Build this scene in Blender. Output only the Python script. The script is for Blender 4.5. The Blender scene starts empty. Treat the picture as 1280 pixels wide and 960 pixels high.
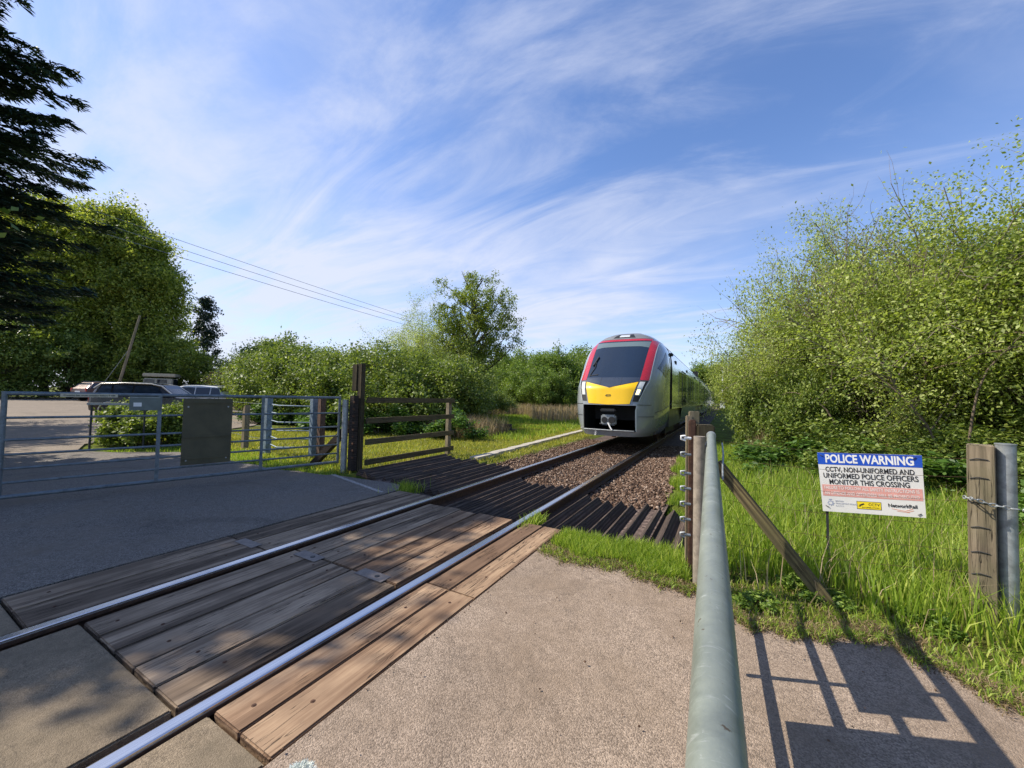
import bpy, bmesh, math, random
import numpy as np
from mathutils import Vector, Matrix
SC = bpy.context.scene
COL = SC.collection
rnd = random.Random(7)
rad = math.radians

# ------------------------------------------------------------------ camera
cam = bpy.data.objects.new('camera', bpy.data.cameras.new('camera'))
COL.objects.link(cam)
cam.data.sensor_width = 36.0
cam.data.lens = 13.5
cam.data.clip_start = 0.02
cam.data.clip_end = 6000
rx = Vector((0.87477265, 0.48400713, 0.0225809))
uy = Vector((-0.00311436, -0.04098588, 0.99915487))
fz = Vector((-0.48452358, 0.87410368, 0.03434595))
M = Matrix((rx, uy, -fz)).transposed().to_4x4()
M.translation = Vector((0, 0, 1.45))
cam.matrix_world = M
SC.camera = cam

# ------------------------------------------------------------------ light
SUN_AZ = math.atan2(-0.927, -0.375)          # compass angle of the sun from +Y towards +X
SUN_EL = rad(45)
world = bpy.data.worlds.new("World")
SC.world = world
world.use_nodes = True
wt = world.node_tree
wt.nodes.clear()
def N(tree, typ, loc=None, **kw):
    n = tree.nodes.new(typ)
    for k, v in kw.items():
        if k == 'inp':
            for kk, vv in v.items():
                n.inputs[kk].default_value = vv
        else:
            setattr(n, k, v)
    return n
wo = N(wt, 'ShaderNodeOutputWorld')
bg = N(wt, 'ShaderNodeBackground', inp={'Strength': 0.12})
sky = N(wt, 'ShaderNodeTexSky', sky_type='NISHITA', sun_disc=False)
sky.sun_elevation = SUN_EL
sky.sun_rotation = SUN_AZ
sky.altitude = 0
sky.air_density = 1.0
sky.dust_density = 0.25
sky.ozone_density = 3.5
tc = N(wt, 'ShaderNodeTexCoord')
sep = N(wt, 'ShaderNodeSeparateXYZ')
wt.links.new(tc.outputs['Generated'], sep.inputs[0])
def wm(op, a, b=None, c=None, clamp=False):
    n = N(wt, 'ShaderNodeMath', operation=op, use_clamp=clamp)
    for i, v in enumerate((a, b, c)):
        if v is None: continue
        if isinstance(v, (int, float)): n.inputs[i].default_value = v
        else: wt.links.new(v, n.inputs[i])
    return n.outputs[0]
zz = wm('ADD', wm('MAXIMUM', sep.outputs['Z'], 0.0), 0.16)
cx = wm('DIVIDE', sep.outputs['X'], zz)
cy = wm('DIVIDE', sep.outputs['Y'], zz)
comb = N(wt, 'ShaderNodeCombineXYZ')
wt.links.new(cx, comb.inputs[0]); wt.links.new(cy, comb.inputs[1])
def cloud_noise(rot, sc, scale, detail, dist, rough, off):
    mp = N(wt, 'ShaderNodeMapping')
    mp.inputs['Rotation'].default_value = (0, 0, rot)
    mp.inputs['Scale'].default_value = sc
    mp.inputs['Location'].default_value = off
    wt.links.new(comb.outputs[0], mp.inputs[0])
    n = N(wt, 'ShaderNodeTexNoise', inp={'Scale': scale, 'Detail': detail, 'Roughness': rough, 'Distortion': dist})
    wt.links.new(mp.outputs[0], n.inputs[0])
    return n.outputs[0]
def wramp(v, a, b, c=0.0, d=1.0):
    n = N(wt, 'ShaderNodeMapRange', interpolation_type='SMOOTHSTEP')
    for i, x in enumerate((a, b, c, d)): n.inputs[i + 1].default_value = x
    wt.links.new(v, n.inputs[0])
    return n.outputs[0]
n1 = cloud_noise(rad(25), (0.75, 1.0, 1), 0.9, 7, 0.5, 0.55, (3.1, 1.7, 0))
n2 = cloud_noise(rad(20), (0.45, 1.35, 1), 1.9, 12, 1.1, 0.63, (0.4, 5.2, 0))
n3 = cloud_noise(rad(-15), (0.7, 0.7, 1), 0.55, 3, 0.3, 0.5, (9.0, 2.0, 0))
dx_ = wm('ADD', wm('MULTIPLY', sep.outputs['X'], -0.80), wm('MULTIPLY', sep.outputs['Y'], -0.10))
bias = wm('ADD', wm('MULTIPLY', dx_, 0.14), wm('MULTIPLY', sep.outputs['Z'], -0.06))
body_ = wm('ADD', wm('ADD', wm('MULTIPLY', n1, 0.55), wm('MULTIPLY', n3, 0.45)), bias)
wisp = wm('ADD', wm('ADD', wm('MULTIPLY', n2, 0.75), wm('MULTIPLY', n1, 0.25)), bias)
m1 = wm('MULTIPLY', wramp(body_, 0.40, 0.68), 0.42)
m2 = wm('MULTIPLY', wramp(wisp, 0.41, 0.70), 0.50)
hz = wm('MULTIPLY', wramp(sep.outputs['Z'], 0.55, 0.0), 0.30)
cm = wm('ADD', wm('ADD', m1, m2), hz, clamp=True)
cm = wm('MINIMUM', cm, 0.9)
mix = N(wt, 'ShaderNodeMix', data_type='RGBA')
wt.links.new(cm, mix.inputs[0])
mix.inputs[7].default_value = (4.35, 4.6, 5.5, 1)
tint = N(wt, 'ShaderNodeMix', data_type='RGBA', blend_type='MULTIPLY')
tint.inputs[0].default_value = 1.0
tint.inputs[7].default_value = (0.93, 1.0, 1.18, 1)
wt.links.new(sky.outputs[0], tint.inputs[6])
wt.links.new(tint.outputs[2], mix.inputs[6])
wt.links.new(mix.outputs[2], bg.inputs[0])
wt.links.new(bg.outputs[0], wo.inputs[0])

sd = bpy.data.lights.new('sun', 'SUN')
sd.energy = 4.4
sd.angle = rad(0.5)
sd.color = (1.0, 0.92, 0.79)
sun = bpy.data.objects.new('sun', sd)
COL.objects.link(sun)
sv = Vector((0.927, 0.375, -1.0)).normalized()
sun.rotation_euler = sv.to_track_quat('-Z', 'Y').to_euler()
sun.location = (-30, -12, 40)
SC.view_settings.view_transform = 'Standard'
SC.view_settings.look = 'None'
SC.view_settings.gamma = 1
SC.view_settings.exposure = 0.62
SC.view_settings.use_curve_mapping = False
SC.cycles.max_bounces = 6
SC.cycles.transparent_max_bounces = 4

# ------------------------------------------------------------------ materials
def newmat(name):
    m = bpy.data.materials.new(name); m.use_nodes = True
    t = m.node_tree; b = t.nodes['Principled BSDF']
    return m, t, b
def mth(t, op, a, b=None, clamp=False):
    n = N(t, 'ShaderNodeMath', operation=op, use_clamp=clamp)
    for i, v in enumerate((a, b)):
        if v is None: continue
        if isinstance(v, (int, float)): n.inputs[i].default_value = v
        else: t.links.new(v, n.inputs[i])
    return n.outputs[0]
def coords(t, kind='Object', scale=(1, 1, 1), rot=(0, 0, 0)):
    c = N(t, 'ShaderNodeTexCoord'); mp = N(t, 'ShaderNodeMapping')
    mp.inputs['Scale'].default_value = scale; mp.inputs['Rotation'].default_value = rot
    t.links.new(c.outputs[kind], mp.inputs[0]); return mp.outputs[0]
def noise(t, vec, scale, detail=4, rough=0.55, dist=0):
    n = N(t, 'ShaderNodeTexNoise', inp={'Scale': scale, 'Detail': detail, 'Roughness': rough, 'Distortion': dist})
    t.links.new(vec, n.inputs[0]); return n.outputs[0]
def ramp(t, v, stops):
    n = N(t, 'ShaderNodeValToRGB'); cr = n.color_ramp
    while len(cr.elements) < len(stops): cr.elements.new(0.5)
    for e, (p, c) in zip(cr.elements, stops):
        e.position = p; e.color = (c[0], c[1], c[2], 1) if not isinstance(c, (int, float)) else (c, c, c, 1)
    t.links.new(v, n.inputs[0]); return n.outputs[0]
def mixc(t, f, a, b, mode='MIX'):
    n = N(t, 'ShaderNodeMix', data_type='RGBA', blend_type=mode)
    for i, v in ((0, f), (6, a), (7, b)):
        if isinstance(v, (int, float)): n.inputs[i].default_value = v
        elif isinstance(v, tuple): n.inputs[i].default_value = (*v, 1)
        else: t.links.new(v, n.inputs[i])
    return n.outputs[2]
def bump(t, b, h, strength=0.3, dist=0.01):
    n = N(t, 'ShaderNodeBump', inp={'Strength': strength, 'Distance': dist})
    t.links.new(h, n.inputs['Height']); t.links.new(n.outputs[0], b.inputs['Normal'])
def setb(b, **k):
    names = {'col': 'Base Color', 'rough': 'Roughness', 'metal': 'Metallic', 'spec': 'Specular IOR Level', 'coat': 'Coat Weight', 'coatr': 'Coat Roughness'}
    for kk, v in k.items():
        b.inputs[names[kk]].default_value = (*v, 1) if kk == 'col' else v

def mat_plain(name, col, rough=0.5, metal=0.0, var=0.12, scale=8, coat=0.0, bmp=0.0, spec=0.5):
    m, t, b = newmat(name)
    v = coords(t)
    n = noise(t, v, scale, 5, 0.6)
    lo = tuple(c * (1 - var) for c in col); hi = tuple(min(1, c * (1 + var)) for c in col)
    t.links.new(ramp(t, n, [(0.3, lo), (0.7, hi)]), b.inputs['Base Color'])
    setb(b, rough=rough, metal=metal, coat=coat, spec=spec)
    if bmp: bump(t, b, noise(t, v, scale * 8, 4), bmp, 0.004)
    return m

def mat_asphalt(name, lo, hi, patch, scale=150, bs=0.5, rough=0.9):
    m, t, b = newmat(name)
    v = coords(t)
    vo = N(t, 'ShaderNodeTexVoronoi', inp={'Scale': scale}); t.links.new(v, vo.inputs[0])
    sepc = N(t, 'ShaderNodeSeparateColor'); t.links.new(vo.outputs['Color'], sepc.inputs[0])
    stone = ramp(t, sepc.outputs[0], [(0.0, lo), (0.55, tuple((a + c) / 2 for a, c in zip(lo, hi))), (1.0, hi)])
    big = noise(t, v, 1.3, 5, 0.65)
    c = mixc(t, ramp(t, big, [(0.42, 0.0), (0.66, 0.8)]), stone, patch)
    med = noise(t, v, 14, 4, 0.7)
    st = noise(t, v, 0.55, 7, 0.72, 0.8)
    c = mixc(t, 0.65, c, ramp(t, st, [(0.34, 0.62), (0.48, 1.0), (0.62, 1.0), (0.74, 1.22)]), 'MULTIPLY')
    ck = noise(t, v, 1.1, 9, 0.62, 0.6)
    c = mixc(t, ramp(t, mth(t, 'ABSOLUTE', mth(t, 'SUBTRACT', ck, 0.5)), [(0.0, 0.45), (0.0035, 0.0)]), c, (0.05, 0.042, 0.034))
    c = mixc(t, 0.5, c, ramp(t, med, [(0.25, 0.55), (0.7, 1.15)]), 'MULTIPLY')
    t.links.new(c, b.inputs['Base Color'])
    setb(b, rough=rough, spec=0.25)
    h = mth(t, 'ADD', mth(t, 'MULTIPLY', vo.outputs['Distance'], -1.0), mth(t, 'MULTIPLY', med, 0.5))
    bump(t, b, h, bs, 0.006)
    return m
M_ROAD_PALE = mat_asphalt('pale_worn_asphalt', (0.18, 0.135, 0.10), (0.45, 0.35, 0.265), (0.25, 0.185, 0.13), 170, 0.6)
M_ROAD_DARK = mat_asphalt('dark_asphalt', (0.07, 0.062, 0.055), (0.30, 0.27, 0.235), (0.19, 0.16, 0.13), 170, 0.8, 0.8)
M_CARPARK = mat_asphalt('car_park_gravel', (0.16, 0.13, 0.10), (0.34, 0.28, 0.22), (0.22, 0.18, 0.14), 60, 0.6)
M_BALLAST = mat_asphalt('ballast_bed', (0.05, 0.035, 0.03), (0.22, 0.16, 0.13), (0.10, 0.07, 0.055), 28, 1.0)
M_CONC = mat_asphalt('concrete_panel', (0.19, 0.145, 0.095), (0.32, 0.25, 0.17), (0.15, 0.12, 0.08), 220, 0.5)
M_CONC_L = mat_plain('pale_concrete', (0.42, 0.38, 0.31), 0.9, 0, 0.25, 6, bmp=0.5)

def mat_wood(name, cols, axis='Y', gs=1.0, crack=0.6, rough=0.85, perobj=0.25):
    """weathered timber: long grain, growth rings warped by knots, open cracks"""
    m, t, b = newmat(name)
    s = {'Y': (9, 0.45, 9), 'Z': (9, 9, 0.45), 'X': (0.45, 9, 9)}[axis]
    oi = N(t, 'ShaderNodeObjectInfo')
    c0 = N(t, 'ShaderNodeTexCoord')
    add = N(t, 'ShaderNodeVectorMath', operation='ADD')
    sc = N(t, 'ShaderNodeVectorMath', operation='SCALE'); sc.inputs['Scale'].default_value = 37.0
    cmb = N(t, 'ShaderNodeCombineXYZ')
    for i in range(3): t.links.new(oi.outputs['Random'], cmb.inputs[i])
    t.links.new(cmb.outputs[0], sc.inputs[0])
    t.links.new(c0.outputs['Object'], add.inputs[0]); t.links.new(sc.outputs[0], add.inputs[1])
    mp = N(t, 'ShaderNodeMapping'); mp.inputs['Scale'].default_value = tuple(x * gs for x in s)
    t.links.new(add.outputs[0], mp.inputs[0]); v = mp.outputs[0]
    warp = noise(t, v, 0.5, 3, 0.5)
    wv = N(t, 'ShaderNodeTexWave', wave_type='RINGS', rings_direction='SPHERICAL' if False else 'X', inp={'Scale': 1.1, 'Distortion': 9.0, 'Detail': 3.0, 'Detail Scale': 0.6, 'Detail Roughness': 0.6})
    t.links.new(v, wv.inputs[0])
    fine = noise(t, v, 9, 6, 0.7, 0.6)
    big = noise(t, add.outputs[0], 1.6, 4, 0.6)
    g = mth(t, 'ADD', mth(t, 'MULTIPLY', wv.outputs[1], 0.35), mth(t, 'MULTIPLY', fine, 0.65))
    base = ramp(t, g, [(0.28, cols[0]), (0.5, cols[1]), (0.72, cols[2])])
    base = mixc(t, ramp(t, big, [(0.38, 0.0), (0.64, 0.75)]), base, cols[3])
    n2 = noise(t, v, 2.6, 3, 0.5, 1.2)
    cr = ramp(t, mth(t, 'ABSOLUTE', mth(t, 'SUBTRACT', n2, 0.5)), [(0.0, 0.1), (0.006, 0.4), (0.016, 1.0)])
    n3 = noise(t, add.outputs[0], 3.0, 2, 0.5)
    crm = mth(t, 'MAXIMUM', cr, ramp(t, n3, [(0.45, 0.0), (0.55, 1.0)]) if crack < 0.9 else 0.0)
    base = mixc(t, crm, (0.012, 0.009, 0.007), base)
    base = mixc(t, perobj, base, ramp(t, oi.outputs['Random'], [(0.0, 0.55), (1.0, 1.5)]), 'MULTIPLY')
    t.links.new(base, b.inputs['Base Color'])
    setb(b, rough=rough, spec=0.25)
    bump(t, b, mth(t, 'ADD', mth(t, 'MULTIPLY', g, 0.4), crm), 0.75, 0.005)
    return m
M_DECK_SHADE = mat_wood('weathered_deck_timber_shaded', [(0.05, 0.034, 0.022), (0.20, 0.142, 0.096), (0.40, 0.30, 0.205), (0.14, 0.10, 0.068)])  # deck timber greyed in its colour for the shaded boards
M_DECK_LIT = mat_wood('deck_timber_sunlit', [(0.09, 0.05, 0.028), (0.25, 0.155, 0.092), (0.42, 0.285, 0.175), (0.17, 0.105, 0.065)])  # same deck timber with the sunlit brown painted into the colour
M_SLEEPER = mat_wood('oiled_sleeper_timber', [(0.018, 0.013, 0.011), (0.045, 0.034, 0.028), (0.085, 0.065, 0.05), (0.03, 0.022, 0.019)])
M_GUARD = mat_wood('creosoted_guard_timber', [(0.035, 0.024, 0.018), (0.075, 0.052, 0.04), (0.15, 0.11, 0.085), (0.05, 0.038, 0.03)])
M_FENCE = mat_wood('mossy_fence_timber', [(0.05, 0.038, 0.022), (0.10, 0.08, 0.042), (0.19, 0.15, 0.075), (0.085, 0.075, 0.035)], axis='Y')
M_POSTW = mat_wood('post_timber', [(0.10, 0.08, 0.055), (0.24, 0.185, 0.125), (0.36, 0.29, 0.20), (0.17, 0.15, 0.085)], axis='Z')
M_POSTM = mat_wood('mossy_brace_timber', [(0.06, 0.045, 0.025), (0.13, 0.10, 0.05), (0.22, 0.18, 0.08), (0.10, 0.09, 0.04)], axis='Z')
M_POSTD = mat_wood('dark_post_timber', [(0.03, 0.022, 0.014), (0.07, 0.052, 0.032), (0.13, 0.10, 0.055), (0.05, 0.045, 0.022)], axis='Z')

def mat_galv(name, col=(0.34, 0.36, 0.36), rough=0.45, metal=0.55, var=1.0, scuff=False):
    m, t, b = newmat(name)
    v = coords(t)
    vo = N(t, 'ShaderNodeTexVoronoi', inp={'Scale': 28}); t.links.new(v, vo.inputs[0])
    se = N(t, 'ShaderNodeSeparateColor'); t.links.new(vo.outputs['Color'], se.inputs[0])
    n = noise(t, v, 11, 6, 0.7, 0.4)
    k = mth(t, 'ADD', mth(t, 'MULTIPLY', n, 0.85), mth(t, 'MULTIPLY', se.outputs[0], 0.15))
    t.links.new(ramp(t, k, [(0.3, tuple(c * (1 - .38 * var) for c in col)), (0.52, col), (0.75, tuple(c * (1 + .35 * var) for c in col))]), b.inputs['Base Color'])
    if scuff:
        base_ = b.inputs['Base Color'].links[0].from_socket
        s1 = noise(t, v, 38, 6, 0.75, 1.5); s2 = noise(t, coords(t, scale=(14, 90, 14)), 1.0, 4, 0.6, 0.8); s3 = noise(t, v, 9, 3, 0.5)
        msk = mth(t, 'MULTIPLY', ramp(t, s1, [(0.60, 0.0), (0.66, 1.0)]), ramp(t, s3, [(0.45, 0.0), (0.62, 0.8)]))
        base_ = mixc(t, msk, base_, (0.50, 0.52, 0.47))
        base_ = mixc(t, ramp(t, s2, [(0.60, 0.0), (0.68, 0.45)]), base_, (0.50, 0.52, 0.48))
        s4 = noise(t, v, 70, 3, 0.5)
        base_ = mixc(t, ramp(t, s4, [(0.70, 0.0), (0.74, 0.9)]), base_, (0.10, 0.07, 0.04))
        t.links.new(base_, b.inputs['Base Color'])
    sc = noise(t, coords(t, scale=(40, 40, 3)), 6, 2)
    t.links.new(ramp(t, mth(t, 'ADD', mth(t, 'MULTIPLY', n, 0.7), mth(t, 'MULTIPLY', sc, 0.3)), [(0.3, rough - 0.12), (0.7, rough + 0.25)]), b.inputs['Roughness'])
    setb(b, metal=metal)
    bump(t, b, noise(t, v, 45, 5, 0.7), 0.15, 0.003)
    return m
M_GALV = mat_galv('galvanised_steel')
M_GALV_POLE = mat_galv('weathered_galvanised_pole', (0.255, 0.28, 0.235), 0.42, 0.4, 0.5, True)
M_GALV_D = mat_galv('dull_gate_steel', (0.16, 0.19, 0.21), 0.5, 0.4)
M_TUBE = mat_galv('grimy_steel_tube', (0.27, 0.23, 0.18), 0.7, 0.1)
M_BLUEG = mat_galv('blue_grey_steel', (0.20, 0.26, 0.32), 0.5, 0.3)

def mat_rail():
    m, t, b = newmat('rail_steel')
    v = coords(t)
    s = N(t, 'ShaderNodeSeparateXYZ'); c = N(t, 'ShaderNodeTexCoord'); t.links.new(c.outputs['Object'], s.inputs[0])
    top = ramp(t, mth(t, 'ADD', mth(t, 'MULTIPLY', s.outputs[2], 20.0), 1.0), [(0.70, 0.0), (0.86, 1.0)])
    n = noise(t, v, 25, 5, 0.7)
    rust = ramp(t, n, [(0.3, (0.035, 0.018, 0.011)), (0.7, (0.11, 0.055, 0.03))])
    streak = noise(t, coords(t, scale=(60, 0.3, 60)), 3, 3)
    pol = ramp(t, streak, [(0.3, (0.50, 0.51, 0.55)), (0.7, (0.72, 0.73, 0.76))])
    t.links.new(mixc(t, top, rust, pol), b.inputs['Base Color'])
    t.links.new(top, b.inputs['Metallic'])
    t.links.new(ramp(t, top, [(0.0, 0.85), (1.0, 0.27)]), b.inputs['Roughness'])
    return m
M_RAIL = mat_rail()
M_RUST = mat_plain('rusty_iron', (0.10, 0.05, 0.03), 0.8, 0.3, 0.4, 30, bmp=0.6)
M_BLACK = mat_plain('black_rubber', (0.018, 0.018, 0.018), 0.7, 0, 0.2, 10)
M_DARK = mat_plain('dark_metal', (0.03, 0.032, 0.035), 0.55, 0.2, 0.25, 14)
M_WHITE = mat_plain('white_paint', (0.74, 0.74, 0.72), 0.5, 0, 0.06, 12)

def mat_leaf(name, cols, trans=0.35, rough=0.5):
    m = bpy.data.materials.new(name); m.use_nodes = True; t = m.node_tree
    b = t.nodes['Principled BSDF']; out = t.nodes['Material Output']
    geo = N(t, 'ShaderNodeNewGeometry')
    v = coords(t)
    big = noise(t, v, 0.9, 3, 0.6)
    k = mth(t, 'ADD', mth(t, 'MULTIPLY', geo.outputs['Random Per Island'], 0.55), mth(t, 'MULTIPLY', big, 0.45))
    c = ramp(t, k, [(0.18, cols[0]), (0.5, cols[1]), (0.82, cols[2])])
    t.links.new(c, b.inputs['Base Color'])
    setb(b, rough=rough, spec=0.35)
    tr = N(t, 'ShaderNodeBsdfTranslucent')
    t.links.new(mixc(t, 1.0, c, (1.5, 1.55, 0.7), 'MULTIPLY'), tr.inputs[0])
    mx = N(t, 'ShaderNodeMixShader'); mx.inputs[0].default_value = trans
    t.links.new(b.outputs[0], mx.inputs[1]); t.links.new(tr.outputs[0], mx.inputs[2])
    t.links.new(mx.outputs[0], out.inputs[0])
    return m
L_WILLOW = mat_leaf('willow_leaf', [(0.12, 0.155, 0.026), (0.30, 0.37, 0.075), (0.52, 0.56, 0.22)], 0.42)
L_BRAMBLE = mat_leaf('bramble_leaf', [(0.045, 0.08, 0.016), (0.15, 0.21, 0.04), (0.31, 0.36, 0.09)], 0.32)
L_OAK = mat_leaf('oak_leaf', [(0.07, 0.11, 0.015), (0.16, 0.21, 0.03), (0.28, 0.32, 0.05)], 0.4)
L_POPLAR = mat_leaf('poplar_leaf', [(0.06, 0.095, 0.02), (0.21, 0.26, 0.045), (0.48, 0.47, 0.11)], 0.45)
L_CYP = mat_leaf('cypress_spray', [(0.012, 0.028, 0.018), (0.028, 0.055, 0.034), (0.06, 0.095, 0.055)], 0.12)
L_PINE = mat_leaf('pine_needles', [(0.012, 0.025, 0.018), (0.025, 0.045, 0.03), (0.045, 0.07, 0.045)], 0.1)
L_NETTLE = mat_leaf('nettle_leaf', [(0.035, 0.08, 0.014), (0.08, 0.16, 0.026), (0.17, 0.27, 0.055)], 0.3)
L_GRASS = mat_leaf('grass_blade', [(0.10, 0.165, 0.02), (0.225, 0.335, 0.032), (0.47, 0.51, 0.11)], 0.4)
L_GRASSY = mat_leaf('sunny_grass_blade', [(0.17, 0.18, 0.02), (0.34, 0.34, 0.045), (0.52, 0.45, 0.13)], 0.35)
L_DRY = mat_leaf('dry_grass', [(0.12, 0.085, 0.045), (0.25, 0.18, 0.09), (0.38, 0.30, 0.16)], 0.25)
L_REED = mat_leaf('dry_reed', [(0.18, 0.13, 0.08), (0.33, 0.25, 0.16), (0.48, 0.38, 0.25)], 0.25)
L_FAR = mat_leaf('far_foliage', [(0.07, 0.12, 0.022), (0.14, 0.21, 0.035), (0.24, 0.32, 0.055)], 0.3)
L_HAW = mat_leaf('hawthorn_leaf', [(0.05, 0.085, 0.018), (0.16, 0.22, 0.04), (0.33, 0.38, 0.09)], 0.38)
M_BARK = mat_wood('bark', [(0.035, 0.028, 0.02), (0.075, 0.06, 0.045), (0.14, 0.115, 0.09), (0.06, 0.055, 0.04)], axis='Z', crack=0.5)
M_TWIG = mat_plain('twig_bark', (0.13, 0.095, 0.065), 0.85, 0, 0.4, 5)
M_TWIGG = mat_plain('grey_twig', (0.20, 0.165, 0.13), 0.85, 0, 0.3, 5)

def mat_ground():
    m, t, b = newmat('meadow_soil')
    v = coords(t)
    n = noise(t, v, 1.4, 8, 0.65); n2 = noise(t, v, 22, 5, 0.7)
    c = ramp(t, n, [(0.32, (0.085, 0.055, 0.03)), (0.47, (0.10, 0.12, 0.02)), (0.6, (0.15, 0.20, 0.03)), (0.75, (0.21, 0.22, 0.05))])
    c = mixc(t, 0.6, c, ramp(t, n2, [(0.3, 0.45), (0.7, 1.3)]), 'MULTIPLY')
    t.links.new(c, b.inputs['Base Color']); setb(b, rough=0.95, spec=0.1)
    bump(t, b, n2, 1.0, 0.03)
    return m
M_GROUND = mat_ground()

# ------------------------------------------------------------------ mesh helpers
def tag(o, label=None, cat=None, group=None, kind=None):
    if label: o['label'] = label
    if cat: o['category'] = cat
    if group: o['group'] = group
    if kind: o['kind'] = kind
    return o
def empty(name, loc=(0, 0, 0), rz=0, label=None, cat=None, group=None):
    o = bpy.data.objects.new(name, None); COL.objects.link(o)
    o.location = loc; o.rotation_euler = (0, 0, rz); o.empty_display_size = 0.2
    return tag(o, label, cat, group)
def np_mesh(name, V, Fc, mat=None, smooth=False):
    V = np.asarray(V, dtype=np.float32); Fc = np.asarray(Fc, dtype=np.int32)
    me = bpy.data.meshes.new(name)
    me.vertices.add(len(V)); me.vertices.foreach_set('co', V.ravel())
    k = Fc.shape[1]
    me.loops.add(Fc.size); me.loops.foreach_set('vertex_index', Fc.ravel())
    me.polygons.add(len(Fc)); me.polygons.foreach_set('loop_start', np.arange(0, Fc.size, k, dtype=np.int32))
    me.update(calc_edges=True)
    if smooth: me.polygons.foreach_set('use_smooth', np.ones(len(Fc), dtype=bool))
    if mat: me.materials.append(mat)
    return me
def link(name, me, parent=None, loc=None):
    o = bpy.data.objects.new(name, me); COL.objects.link(o)
    if parent: o.parent = parent
    if loc: o.location = loc
    return o
class MB:
    def __init__(s): s.v = []; s.f = []; s.sm = []
    def add(s, vs, fs, smooth=False):
        n = len(s.v); s.v += [tuple(p) for p in vs]; s.f += [tuple(i + n for i in f) for f in fs]; s.sm += [smooth] * len(fs)
        return s
    def box(s, c, d, rot=None, bev=0.0):
        hx, hy, hz = d[0] / 2, d[1] / 2, d[2] / 2
        if bev > 0:
            bm = bmesh.new(); bmesh.ops.create_cube(bm, size=1)
            bmesh.ops.scale(bm, vec=d, verts=bm.verts)
            bmesh.ops.bevel(bm, geom=bm.edges[:], offset=min(bev, min(d) * 0.45), segments=2, affect='EDGES')
            vs = [Vector(v.co) for v in bm.verts]; bm.verts.index_update()
            fs = [tuple(v.index for v in f.verts) for f in bm.faces]; bm.free()
        else:
            vs = [Vector((x, y, z)) for x in (-hx, hx) for y in (-hy, hy) for z in (-hz, hz)]
            fs = [(0, 1, 3, 2), (4, 6, 7, 5), (0, 4, 5, 1), (2, 3, 7, 6), (0, 2, 6, 4), (1, 5, 7, 3)]
        if rot is not None: vs = [rot @ v for v in vs]
        return s.add([v + Vector(c) for v in vs], fs)
    def tube(s, pts, r, n=10, cap=True):
        pts = [Vector(p) for p in pts]; rs = r if isinstance(r, (list, tuple)) else [r] * len(pts)
        vs = []; fs = []
        d = (pts[1] - pts[0]).normalized(); up = Vector((0, 0, 1)) if abs(d.z) < 0.9 else Vector((1, 0, 0))
        a = d.cross(up).normalized()
        for i, p in enumerate(pts):
            d = (pts[min(i + 1, len(pts) - 1)] - pts[max(i - 1, 0)]).normalized()
            a = (a - d * a.dot(d)).normalized(); b = d.cross(a)
            for k in range(n):
                w = 2 * math.pi * k / n
                vs.append(p + (a * math.cos(w) + b * math.sin(w)) * rs[i])
        for i in range(len(pts) - 1):
            for k in range(n):
                k2 = (k + 1) % n
                fs.append((i * n + k, i * n + k2, (i + 1) * n + k2, (i + 1) * n + k))
        s.add(vs, fs, True)
        if cap:
            s.add(vs[:n], [tuple(range(n))]); s.add(vs[-n:], [tuple(reversed(range(n)))])
        return s
    def bar(s, p0, p1, w, h, up=(0, 0, 1)):
        p0 = Vector(p0); p1 = Vector(p1); d = (p1 - p0); L = d.length; d.normalize()
        a = d.cross(Vector(up)).normalized(); b = a.cross(d)
        R = Matrix((a, d, b)).transposed()
        return s.box((p0 + p1) / 2, (w, L, h), R)
    def prism(s, prof, p0, p1, frame):
        """profile points (a,b) in the frame axes, extruded p0 -> p1"""
        A, B = Vector(frame[0]), Vector(frame[1]); p0 = Vector(p0); p1 = Vector(p1); n = len(prof)
        vs = [p0 + A * a + B * b for a, b in prof] + [p1 + A * a + B * b for a, b in prof]
        fs = [(i, (i + 1) % n, n + (i + 1) % n, n + i) for i in range(n)] + [tuple(reversed(range(n))), tuple(range(n, 2 * n))]
        return s.add(vs, fs)
    def build(s, name, mat, parent=None, loc=None, normals=True):
        me = bpy.data.meshes.new(name); me.from_pydata(s.v, [], s.f)
        me.polygons.foreach_set('use_smooth', s.sm)
        if normals:
            bm = bmesh.new(); bm.from_mesh(me); bmesh.ops.recalc_face_normals(bm, faces=bm.faces); bm.to_mesh(me); bm.free()
        me.update()
        if mat: me.materials.append(mat)
        return link(name, me, parent, loc)
def text(name, s, size, mat, parent, mtx, bold=0.0, ext=0.0006, align='CENTER', sx=1.0, fit=None):
    cu = bpy.data.curves.new(name, 'FONT'); cu.body = s; cu.size = size; cu.align_x = align; cu.align_y = 'CENTER'
    cu.extrude = ext; cu.offset = bold; cu.resolution_u = 3
    tmp = bpy.data.objects.new(name, cu); COL.objects.link(tmp)
    bpy.context.view_layer.update()
    me = bpy.data.meshes.new_from_object(tmp.evaluated_get(bpy.context.evaluated_depsgraph_get()))
    bpy.data.objects.remove(tmp)
    me.materials.clear(); me.materials.append(mat)
    if fit:
        xs_ = [v.co.x for v in me.vertices]; sx = fit / (max(xs_) - min(xs_))
    me.transform(Matrix.Diagonal((sx, 1, 1, 1)))
    o = link(name, me, parent); o.matrix_local = mtx
    return o

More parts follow.
